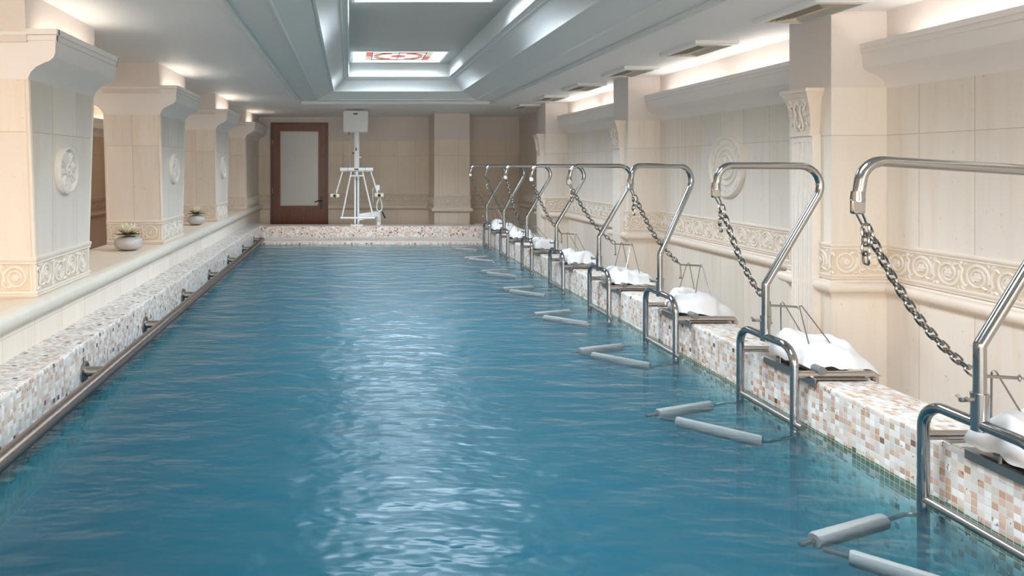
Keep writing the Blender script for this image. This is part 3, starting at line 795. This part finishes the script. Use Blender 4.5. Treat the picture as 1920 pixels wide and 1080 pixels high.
# ================================================================== medallion and pilasters on the right wall
md=empty('wall_medallion',(WR,5.06,1.03),'large round carved plaster medallion on the right wall','medallion')
mb=MB(); mb.lathe([(.23,-.005),(.23,.022),(.224,.032),(.214,.034),(.205,.026),(.202,.018),(.146,.016),(.143,.024),(.134,.028),(.122,.024),(.116,.014),(.100,.012),(.097,.026),(.088,.030),(.080,.020),(.02,.016)],(0,0,0),(-1,0,0),(0,0,1),64)
disc=mb.build('disc',relief,md,angle=35)
fr=(Vector((-.017,0,0)),Vector((0,-1,0)),Vector((0,0,1)),Vector((-1,0,0)))
mb=MB()
for k in range(22):
    a=2*math.pi*k/22; cx,cz=.174*math.cos(a),.174*math.sin(a)
    mb.lathe([(.021,0),(.021,.005),(.017,.007),(.013,.004),(.010,.004),(.006,.008),(.0005,.009)],(-.017,-cx,cz),(-1,0,0),(0,0,1),12)
    a2=a+math.pi/22
    for s_ in (-1,1): ribbon(mb,[(.158*math.cos(a2),.158*math.sin(a2)),(.174*math.cos(a2+s_*.02),.174*math.sin(a2+s_*.02)),(.196*math.cos(a2+s_*.05),.196*math.sin(a2+s_*.05))],[.002,.005,.001],.006,fr)
mb.build('bead_ring',relief,disc,angle=50)
mb=MB()
for k in range(5):
    a=2*math.pi*k/5+.5
    ribbon(mb,[(r*math.cos(a+.4*r/.08),r*math.sin(a+.4*r/.08)) for r in (.008,.03,.055,.076)],[.006,.018,.024,.006],.010,fr)
    a+=.63
    ribbon(mb,[(r*math.cos(a),r*math.sin(a)) for r in (.02,.05,.072)],[.003,.009,.003],.014,fr)
blob(mb,0,0,.014,.018,fr,12)
mb.build('flower_relief',relief,disc,angle=50)

def pilaster(yc,label):
    o=empty('pilaster',(PR,yc,ZF),label,'pilaster','carved pilasters on the right hand piers')
    z=lambda v:v-ZF
    w=.085
    def plan(pro,w,flutes,fw=.0125,gap=.0285,depth=.010):
        """plan outline (x,y): front at -pro"""
        pts=[(0,-w),(-pro,-w)]
        c=[(k-(flutes-1)/2)*gap*1.3 for k in range(flutes)]
        for q in c:
            for k in range(7):
                a=math.pi*k/6; pts.append((-pro+depth*math.sin(a),q-fw*math.cos(a)))
        return pts+[(-pro,w),(0,w)]
    mb=MB(); mb.prism_z(plan(.045,w,4),z(.0),z(1.165)); mb.prism_z(plan(.045,w,0),z(1.165),z(1.20)); mb.prism_z(plan(.052,w+.008,0),z(ZF),z(0))
    sh=mb.build('shaft',relief,o,angle=50)
    mb=MB()
    for k in range(4):
        q=(k-1.5)*.0285*1.3
        mb.tube([(-.037,q,z(.002)),(-.037,q,z(.87)),(-.038,q,z(.878)),(-.0385,q,z(.884))],[.0095,.0095,.0075,.002],8)
    mb.build('cabling',relief,sh)
    mb=MB(); 
    # tapered console block
    w0,w1=.074,.094; p0,p1=.050,.078; zb,zt=z(1.205),z(1.405)
    vs=[];
    for k in range(7):
        t=k/6; ww=w0+(w1-w0)*t**.8; pp=p0+(p1-p0)*t**2
        vs+=[(0,-ww,zb+(zt-zb)*t),(-pp,-ww,zb+(zt-zb)*t),(-pp,ww,zb+(zt-zb)*t),(0,ww,zb+(zt-zb)*t)]
    fs=[(0,1,2,3)]
    for k in range(6):
        for j in range(4): a=k*4+j; b=k*4+(j+1)%4; fs.append((a,b,b+4,a+4))
    fs.append((24,25,26,27)); mb.add(vs,fs)
    for (za,zb_,p,ww) in ((1.196,1.206,.058,.084),(1.405,1.417,.084,.100),(1.417,1.430,.090,.106),(1.430,1.450,.098,.112)):
        mb.box(-p,0,-ww,ww,z(za),z(zb_))
    cp=mb.build('capital',trimstone,o,angle=30)
    mb=MB(); fr=(Vector((-.064,0,z(1.30))),Vector((0,-1,0)),Vector((-.11,0,.99)),Vector((-.99,0,-.11)))
    for s_ in (-1,1):
        sp=[(s_*(.060+.020*(1-t)*math.cos(math.radians(90+500*t))),.070+.022*(1-t)*math.sin(math.radians(90+500*t))) for t in [k/14 for k in range(15)]]
        ribbon(mb,sp,.0035,.006,fr)
        st=[(s_*.058,.090),(s_*.030,.060),(s_*.018,.02),(s_*.030,-.02),(s_*.036,-.05),(s_*.02,-.075),(s_*.004,-.06)]
        ribbon(mb,st,[.003,.005,.005,.005,.004,.004,.002],.006,fr)
        for (x,y,a,l) in ((.045,.03,60,.035),(.045,.005,20,.03),(.02,.05,110,.035),(.03,-.03,150,.03),(.05,-.03,-40,.025),(.012,-.01,-90,.04)):
            a=math.radians(a); ribbon(mb,[(s_*(x+l*t*math.cos(a)),y+l*t*math.sin(a)) for t in (0,.4,.75,1)],[.002,.007,.005,.001],.006,fr)
    blob(mb,0,.075,.013,.009,fr,12); blob(mb,0,-.05,.010,.008,fr,10)
    mb.build('scroll_relief',relief,cp,angle=60)
pilaster(3.735,'carved and fluted pilaster on the pier nearest the camera')
pilaster(6.335,'carved and fluted pilaster on the middle pier behind the frames')
pilaster(8.94,'carved and fluted pilaster on the farthest right pier')

# ================================================================== door
dx0,dx1,dz=DOOR
do=empty('door_1',((dx0+dx1)/2,YB,ZF),'mahogany door with a tall frosted glass pane at the back','door'); do['kind']='structure'
DW=(dx1-dx0)/2; zz=lambda v:v-ZF
mb=MB(); mb.box(-DW,-DW+.045,-.03,.14,0,zz(dz)); mb.box(DW-.045,DW,-.03,.14,0,zz(dz)); mb.box(-DW+.045,DW-.045,-.03,.14,zz(dz)-.045,zz(dz)); mb.build('door_frame',wood_d,do,smooth=False)
gx0,gx1=(-1.143+ -(dx0+dx1)/2*1)+0, 0
cxm=(dx0+dx1)/2
gx0=(525.5-655)*YB/1280-cxm; gx1=(597.5-655)*YB/1280-cxm; gz1=EYE+(311-246)*YB/1280; gz0=EYE+(311-386)*YB/1280
mb=MB(); a=-DW+.047; b_=DW-.047; top=zz(dz)-.047
mb.box(a,gx0,-.02,.03,.01,top); mb.box(gx1,b_,-.02,.03,.01,top); mb.box(gx0,gx1,-.02,.03,zz(gz1),top); mb.box(gx0,gx1,-.02,.03,zz(gz0)-.11,zz(gz0)); mb.box(gx0,gx1,-.02,.03,.01,.16)
mb.box(gx0,gx1,-.005,.02,.16,zz(gz0)-.11)
mb.box(gx0+.06,gx1-.06,-.016,.0,.22,zz(gz0)-.17)
lf=mb.build('door_leaf',wood_m,do,smooth=False)
mb=MB(); mb.box(gx0,gx1,-.002,.01,zz(gz0),zz(gz1)); mb.build('pane',glass_m,lf,smooth=False)
mb=MB(); ring(mb,0,0,0,0,0,0,0) if False else None
for (x0_,x1_,z0_,z1_) in ((gx0,gx0+.012,zz(gz0),zz(gz1)),(gx1-.012,gx1,zz(gz0),zz(gz1)),(gx0,gx1,zz(gz0),zz(gz0)+.012),(gx0,gx1,zz(gz1)-.012,zz(gz1))): mb.box(x0_,x1_,-.012,-.001,z0_,z1_)
mb.build('glazing_bead',plain('pale_bead',(.55,.50,.44),.5),lf,smooth=False)
hx=(602.5-655)*YB/1280-cxm; hz=EYE+(311-379)*YB/1280
mb=MB(); mb.box(hx-.02,hx+.02,-.03,-.019,zz(hz)-.11,zz(hz)+.10); mb.tube(fillet([(hx,-.03,zz(hz)+.02),(hx,-.075,zz(hz)+.02),(hx-.05,-.08,zz(hz)+.025),(hx-.11,-.08,zz(hz)+.005)],.015,4),.009,8)
mb.build('handle',black_m,lf)
for hz_ in (.25,.95,1.75):
    mb=MB(); mb.tube([(-DW+.035,-.034,hz_),(-DW+.035,-.034,hz_+.07)],.009,8); mb.build('hinge',dull,do)

# ================================================================== pool lift at the far curb
LY=9.80
lift=empty('pool_lift',(.105,LY,.185),'white pool hoist with a big motor box standing on the far curb','pool lift')
def lp(px,py,y=LY): return ((px-655)*y/1280-.105, EYE+(311-py)*y/1280-.185)
mb=MB(); mb.rbox(-.036,.036,-.03,.03,0,1.40,.008); mast=mb.build('mast',lift_white,lift)
mb=MB(); mb.box(-.008,.008,-.0335,-.0295,.02,.69); mb.build('slot',black_m,mast,smooth=False)
mb=MB(); mb.box(-.09,.09,-.08,.08,0,.012); mb.build('base_plate',lift_white,lift,smooth=False)
xa,za=lp(643.5,248.5); xb,zb=lp(690,209)
mb=MB(); mb.rbox(xa,xb,-.13,.05,za,zb,.028,4); hd=mb.build('motor_housing',lift_white,lift)
xc_,zc_=lp(666.5,214.7); mb=MB(); mb.box(xc_-.03,xc_+.03,-.133,-.128,zc_-.011,zc_+.011); mb.build('nameplate',label_m,hd,smooth=False)
x_,z_=lp(654.5,250); mb=MB(); mb.tube([(x_,-.05,z_+.02),(x_,-.05,z_-.025)],.008,8); mb.build('cord_grip',plain('red_grip',(.35,.08,.03),.5),lift)
mb=MB(); x2,z2=lp(656.5,315); mb.tube([(x_,-.05,z_),(x_+.003,-.055,(z_+z2)/2),(x2,-.06,z2)],.003,6); mb.build('pull_cord',plain('cord_white',(.7,.68,.62),.7),lift)
# slider with sensor nubs
x_,z_=lp(667.7,280); mb=MB(); mb.rbox(x_-.009,x_+.009,-.036,-.03,z_-.02,z_+.02,.004); mb.build('sensor',black_m,lift)
x_,z_=lp(663,287); mb=MB(); mb.tube([(x_-.02,-.02,z_),(x_+.02,-.02,z_)],.008,8); mb.build('stop_knob',black_m,lift)
x_,z_=lp(674,295); mb=MB(); mb.tube([(x_-.03,-.02,z_),(x_+.025,-.02,z_)],.012,10); mb.build('side_knob',lift_white,lift)
x0_,z0_=lp(638,318); x1_,_=lp(699,318)
mb=MB(); mb.tube([(x0_,-.10,z0_),(x1_,-.10,z0_)],.031,20); mb.box(-.02,.02,-.08,-.03,z0_-.02,z0_+.02); cb_=mb.build('cross_bar',lift_white,lift)
mb=MB()
for px in (652.5,684.5):
    q,_=lp(px,318); mb.tube([(q-.004,-.10,z0_),(q+.004,-.10,z0_)],.0318,20)
mb.build('joint_ring',dull,cb_)
q,w_=lp(668,317.5); mb=MB(); mb.box(q-.03,q+.03,-.134,-.130,w_-.012,w_+.012); mb.build('nameplate',label_m,cb_,smooth=False)
ta,tb=lp(658.5,322),lp(679.5,322); ba,bb_=lp(641,407.5),lp(699.5,407.5)
mb=MB()
mb.tube([(ta[0],-.10,ta[1]),(ba[0],-.12,ba[1])],.0115,12); mb.tube([(tb[0],-.10,tb[1]),(bb_[0],-.12,bb_[1])],.0115,12)
u0,u1=lp(657,329.5),lp(681,329.5); mb.tube([(u0[0],-.103,u0[1]),(u1[0],-.103,u1[1])],.011,12)
mb.tube([(ba[0]-.02,-.12,ba[1]),(bb_[0]+.02,-.12,bb_[1])],.0145,12)
mb.tube([(0,-.1,z0_-.03),(0,-.1,u0[1])],.02,12)
mb.build('seat_frame',lift_white,lift)
for (a_,b2,g) in (((642,322),(631,361),(628,366)),((695,322),(707,361),(710,365))):
    p=lp(*a_); q=lp(*b2); mb=MB(); mb.tube([(p[0],-.10,p[1]),(q[0],-.14,q[1])],.011,12); ar=mb.build('hanger_arm',lift_white,lift)
    gx,gz=lp(*g); mb=MB(); mb.rbox(gx-.066,gx+.066,-.175,-.115,gz-.026,gz+.026,.016); gp=mb.build('grip',ivory,ar)
    mb=MB(); mb.lathe([(.022,0),(.022,.012),(.012,.02),(.001,.022)],(gx,-.175,gz),(0,-1,0),(0,0,1),14); mb.build('knob',black_m,gp)
# side post with bracket arm, lever and strap
xs,zs=lp(710.5,396); 
mb=MB(); mb.tube([(xs,.06,0),(xs,.06,zs)],.034,18); mb.tube([(xs,.06,zs*.55),(xs,.06,zs*.6)],.037,18); sp_=mb.build('side_post',lift_white,lift)
mb=MB(); mb.add([(.03,.03,.06),(xs,.03,.13),(xs,.03,.20),(.03,.03,.16),(.03,.08,.06),(xs,.08,.13),(xs,.08,.20),(.03,.08,.16)],[(0,1,2,3),(7,6,5,4),(0,4,5,1),(1,5,6,2),(2,6,7,3),(3,7,4,0)]); mb.build('bracket_arm',lift_white,lift,smooth=False)
l0,l1=lp(717,397),lp(722,409); mb=MB(); mb.tube([(l0[0],.02,l0[1]),(l1[0],.0,l1[1])],[.009,.012],8); mb.build('lever',black_m,lift)
pts=[]
for k in range(25):
    a=2*math.pi*k/24; pts.append((xs+.034*math.sin(a)*(1.0-.55*math.cos(a)),-.13,lp(711,385)[1]-.0+.10*math.cos(a)+.02))
mb=MB(); mb.tube(pts[:-1],.011,8,closed=True); mb.v=[(x,-.13+(y+.13)*2.2,z) for x,y,z in mb.v]; mb.build('strap_loop',plain('strap_ivory',(.76,.75,.68),.7),lift)
hx_,hz_=lp(708,352); mb=MB(); mb.rbox(hx_-.026,hx_+.026,-.06,-.02,hz_-.04,hz_+.04,.012); mb.build('hand_control',lift_white,lift)
a_=lp(700,355); b2=lp(699,378); mb=MB(); mb.tube(fillet([(hx_-.01,-.04,hz_+.03),(a_[0]-.01,-.04,a_[1]+.01),(b2[0],-.04,b2[1])],.03,5),.005,6); mb.build('control_cable',lift_white,lift)

# ================================================================== traction stations
ST=[1.895,2.87,3.845,4.785,5.77,6.73,7.72,8.69]
XF=1.75
def gantry(tip=-.205,tilt=0.0):
    """post, leaning arm, level bar and flattened tip, local to the post axis"""
    zt=1.036
    pts=[(0,0,.40),(0,0,.537),(.292,0,zt-.002-tilt*.29),(tip+.012,0,zt+tilt*.2),(tip-.004,0,.935)]
    P=fillet([Vector(p) for p in pts],[.02,.085,.075],8); r=.0152
    R=[r]*len(P)
    mb=MB(); mb.tube([(0,0,.30)]+[tuple(P[0])],r,14)
    mb.tube(P,R,14)
    # flattened end plate with hole
    tp=Vector(pts[-1]); mb.rbox(tp.x-.019,tp.x+.019,-.007,.007,tp.z-.034,tp.z+.010,.007)
    mb.tube([(tp.x,0,tp.z+.03),(tp.x,0,tp.z+.004)],[.0155,.0185],14)
    return mb
def leg_frame():
    mb=MB(); y0,y1=-.186,.186; zt=.318
    mb.tube(fillet([(0,y0,-.85),(0,y0,zt),(0,y1,zt),(0,y1,-.85)],.075,8),.0158,14); return mb
def make_station(first_tip,tilt,label):
    o=empty('traction_frame',(XF,0,0),label,'traction frame','traction frames along the right ledge')
    lf=leg_frame().build('leg_frame',chrome,o)
    mb=MB(); mb.tube([(0,-.235,.022),(0,.19,.022)],.0125,12); mb.build('rung',dull,o)
    mb=MB(); mb.tube([(0,0,.30),(0,0,.402)],.0205,16); mb.lathe([(.0215,0),(.0215,.008)],(0,0,.396),(0,0,1),(1,0,0),16); so=mb.build('socket',chrome,o)
    mb=MB(); mb.tube([(-.055,.0,.385),(-.018,0,.385)],.006,8); mb.tube([(-.05,-.016,.395),(-.045,0,.383),(-.05,.016,.395)],.005,6); mb.build('wing_screw',dull,so)
    for s_ in (-1,1):
        y=s_*.186; x1=.315
        mb=MB(); mb.tube(fillet([(0,y,.215),(x1,y,.215),(x1,y,.13)],.012,3),.0145,12); mb.build('hook_bar',hook_m,o)
    gantry(first_tip,tilt).build('gantry_arm',chrome,o)
    for s_ in (-1,1):
        # floating support arm: rod bending out of the leg under the foam sleeve
        if s_>0: pts=[(0,.186,-.030),(-.07,.175,-.022),(-.155,.135,-.020),(-.50,.0,-.017)]; f0,f1=.155,.46
        else: pts=[(0,-.186,-.030),(-.07,-.225,-.022),(-.165,-.265,-.020),(-.45,-.02,-.018)]; f0,f1=.19,.455
        P=fillet(pts,.04,4); mb=MB(); mb.tube(P,.0065,8); ar=mb.build('float_arm',chrome,o)
        a=Vector(pts[2]); b=Vector(pts[3]); d=(b-a)
        fa=a+d*.02; fb=a+d*.84
        mb=MB(); mb.tube([fa,fa+d*.02,fb-d*.02,fb],[.019,.0225,.0225,.019],14); tag(mb.build('foam_sleeve',foam_m,ar),'grey foam sleeve')
    return o
gantries={0:(-.33,.075)}
tops=['stainless traction frame nearest the camera, cut off by the right edge','stainless traction frame second from the camera, in front of the nearest pier','stainless traction frame third from the camera, below the round medallion','stainless traction frame fourth from the camera','stainless traction frame fifth from the camera','stainless traction frame third from the far end','stainless traction frame second from the far end','farthest stainless traction frame, beside the far curb']
ordn=['nearest the camera','second from the camera','third from the camera','fourth from the camera','fifth from the camera','third from the far end','second from the far end','farthest from the camera']
swv=[0,0,-20,0,4,3,-3,2]
proto=None
for k,y in enumerate(ST):
    if k==0: o=make_station(-.335,.075,tops[0])
    elif k==1: proto=o=make_station(-.205,0,tops[1])
    else:
        o=copy_tree(proto); tag(o,tops[k])
    o.location=(XF,y,0)
    for ch in o.children:
        if ch.name.startswith('gantry_arm'): ch.rotation_euler.z=math.radians(-swv[k])
def gantry_tip(k):
    tip=-.339 if k==0 else -.209; a=math.radians(-swv[k]); return Vector((XF+tip*math.cos(a),ST[k]+tip*math.sin(a),.912))

# chains with slings
def link(mb,c,t,side,L=.036,W=.021,r=.0034):
    t=Vector(t).normalized(); s_=Vector(side); s_=(s_-t*s_.dot(t)).normalized(); pts=[]
    for k in range(12):
        a=2*math.pi*k/12; x=math.cos(a); yv=math.sin(a)
        pts.append(Vector(c)+t*(x*W*.42+(L/2-W*.42)*(1 if x>0.01 else (-1 if x<-.01 else 0)))+s_*(yv*W*.5))
    mb.tube(pts,r,5,closed=True)
def chain_along(mb,P,pitch=.0252):
    d=0; seg=0; L=[0]
    for a,b in zip(P,P[1:]): L.append(L[-1]+(b-a).length)
    n=max(2,int(L[-1]/pitch)); k=0
    for i in range(n):
        s_=(i+.5)*L[-1]/n
        while seg<len(P)-2 and L[seg+1]<s_: seg+=1
        f=(s_-L[seg])/max(1e-6,L[seg+1]-L[seg]); c=P[seg].lerp(P[seg+1],f); t=P[seg+1]-P[seg]
        link(mb,c,t,(0,1,0) if i%2 else Vector(t).cross(Vector((0,1,0))))
ends=[(1.775,.445),(1.79,.445),(1.88,.478),(1.875,.488),(1.80,.465),(1.72,.44),(1.80,.44),(1.765,.49)]
tails=[.10,.105,.10,.08,0,0,.13,0]
for k,y in enumerate(ST):
    tip=gantry_tip(k); ex,ez=ends[k]; Ep=Vector((ex,y+.045,ez))
    o=empty('chain',tip,'steel link chain with wire sling on the traction frame %s'%ordn[k],'chain','chains hanging from the traction frames')
    O=tip
    mb=MB(); hk=[(0,-.004,.006),(.010,0,-.002),(.019,0,-.022),(.026,0,-.042),(.018,.004,-.046),(.006,.006,-.020),(-.004,.006,-.002)]
    mb.tube([Vector(p) for p in hk],.0032,6,closed=True); mb.build('snap_hook',chrome,o)
    st=Vector((.023,0,-.044)); en=Ep-O; P=[]
    for i in range(21):
        t=i/20; p=st.lerp(en,t); p.z-=.045*math.sin(math.pi*t); p.y+= .012*math.sin(math.pi*t); P.append(p)
    mb=MB(); chain_along(mb,P); mb.build('chain_links',chain_m,o)
    if tails[k]:
        mb=MB(); chain_along(mb,[st+Vector((-.004,-.004,0)),st+Vector((-.010,-.012,-tails[k]*.5)),st+Vector((-.008,-.012,-tails[k]))]); mb.build('tail_links',chain_m,o)
    # spreader bar and wires down to the tray corners
    bl=.112; b0=en+Vector((.004,0,-.006)); b1=b0+Vector((bl,-.01,-.004))
    mb=MB(); mb.tube([b0,b1],.0048,8); mb.tube([b1+Vector((.004,0,.008)),b1+Vector((.010,0,0)),b1+Vector((.004,0,-.008)),b1+Vector((-.004,0,0))],.003,6,closed=True)
    mb.tube([b0+Vector((0,0,.006)),b0+Vector((.004,0,-.035)),b0+Vector((.004,0,-.072))],.004,6); mb.tube([b0+Vector((-.004,0,-.075)),b0+Vector((.010,0,-.075))],.0055,6)
    mb.build('spreader_bar',wire_m,o)
    base=Vector((XF,y,.236))-O
    for (ap,f1,f2) in ((b0+Vector((bl*.45,.004,.030)),base+Vector((.135,.11,0)),base+Vector((.26,.10,0))),(b1+Vector((0,-.004,.026)),base+Vector((.125,-.115,0)),base+Vector((.245,-.135,0)))):
        mb=MB(); mb.tube(fillet([f1,ap,f2],.006,4),.0026,6); mb.build('sling_wire',wire_m,o)

# trays with clamps and foam rolls
def make_tray(label):
    o=empty('support_tray',(XF,0,.195),label,'support tray','metal support trays on the right ledge')
    mb=MB(); 
    prof=[(.064,-.020),(.061,-.020),(.061,.007),(.068,.012),(.27,.012),(.27,.008),(.070,.008),(.064,.004)]
    mb.prism_y(prof,-.215,.115); mb.build('plate',dull,o,smooth=False)
    mb=MB(); mb.tube(fillet([(.105,-.005,.034),(.098,-.08,.034),(.10,-.20,.036)],.03,3),.0175,14); tag(mb.build('foam_roll',foam_dark,o),'dark grey foam roll')
    mb=MB(); mb.rbox(.078,.122,.0,.035,.012,.055,.010); mb.tube([(.082,.018,.036),(.06,.018,.036)],.010,10); cl=mb.build('clamp',foam_dark,o)
    mb=MB(); mb.tube(fillet([(.10,.02,.055),(.10,.055,.062),(.075,.075,.062),(.072,.075,.035)],.012,3),.004,8); mb.build('hook_bolt',dull,cl)
    mb=MB(); mb.tube([(.068,.01,.045),(.066,.01,-.006)],.0045,8); mb.lathe([(.009,0),(.009,.006)],(.066,.01,-.012),(0,0,1),(1,0,0),8); mb.build('clamp_screw',dull,cl)
    return o
pt=None
for k,y in enumerate(ST):
    lab='metal support tray under the white cushion %s'%ordn[k]
    if pt is None: pt=o=make_tray(lab)
    else: o=copy_tree(pt); tag(o,lab)
    o.location=(XF,y,.195)

# white cushions
def cushion(k,y,label):
    o=MB(); nu,nv=26,22; sd=k*13.7; vs=[]; fs=[]
    def pt_(i,j,top):
        u=-1+2*i/nu; v=-1+2*j/nv
        x=u*.158*(1-.06*v*v+.03*math.sin(2*v+sd)); yy=v*.145*(1-.10*u*u+.04*math.sin(3*u+sd))
        e=max(0,(1-abs(u)**3)*(1-abs(v)**3))
        hump=1-.30*u+.25*math.sin(sd)*v
        crease=.030*math.exp(-((u*.55-v*.75+.25*math.sin(sd))*3.6)**2)
        fold=.042*noise.noise((u*1.5+sd,v*1.8,0))+.018*noise.noise((u*2.8,v*2.6+sd,2))+.005*noise.noise((u*7,v*7+sd,4))
        droop=.050*max(0,u-.30)**1.4*(1.0-.5*v)
        if top: z=.056+(e**.42)*(.092*hump+fold-crease)-droop
        else: z=.050+.006*(1-e)-droop
        z+=.012*noise.noise((u*3.3+sd,v*3.3,5))*(1-e)
        x+=.020*noise.noise((u*2,v*2+sd,1))+.012*max(0,u-.6); yy+=.016*noise.noise((u*2+sd,v*2,3))
        return (x,yy,z)
    for top in (0,1):
        for i in range(nu+1):
            for j in range(nv+1): vs.append(pt_(i,j,top))
    K=(nu+1)*(nv+1); id_=lambda i,j,t:t*K+i*(nv+1)+j
    for i in range(nu):
        for j in range(nv):
            fs.append((id_(i,j,1),id_(i+1,j,1),id_(i+1,j+1,1),id_(i,j+1,1))); fs.append((id_(i,j,0),id_(i,j+1,0),id_(i+1,j+1,0),id_(i+1,j,0)))
    for i in range(nu): fs.append((id_(i,0,0),id_(i+1,0,0),id_(i+1,0,1),id_(i,0,1))); fs.append((id_(i,nv,1),id_(i+1,nv,1),id_(i+1,nv,0),id_(i,nv,0)))
    for j in range(nv): fs.append((id_(0,j,1),id_(0,j+1,1),id_(0,j+1,0),id_(0,j,0))); fs.append((id_(nu,j,0),id_(nu,j+1,0),id_(nu,j+1,1),id_(nu,j,1)))
    o.add(vs,fs); ob=o.build('cushion',cloth_m,angle=80)
    ob.location=(1.955+.01*math.sin(sd),y-.02,.178); ob.rotation_euler.z=.12*math.sin(sd*2)
    tag(ob,label,'cushion','white cushions on the right ledge')
for k,y in enumerate(ST): cushion(k,y,'white cloth cushion lying on the tray of the frame %s'%ordn[k])
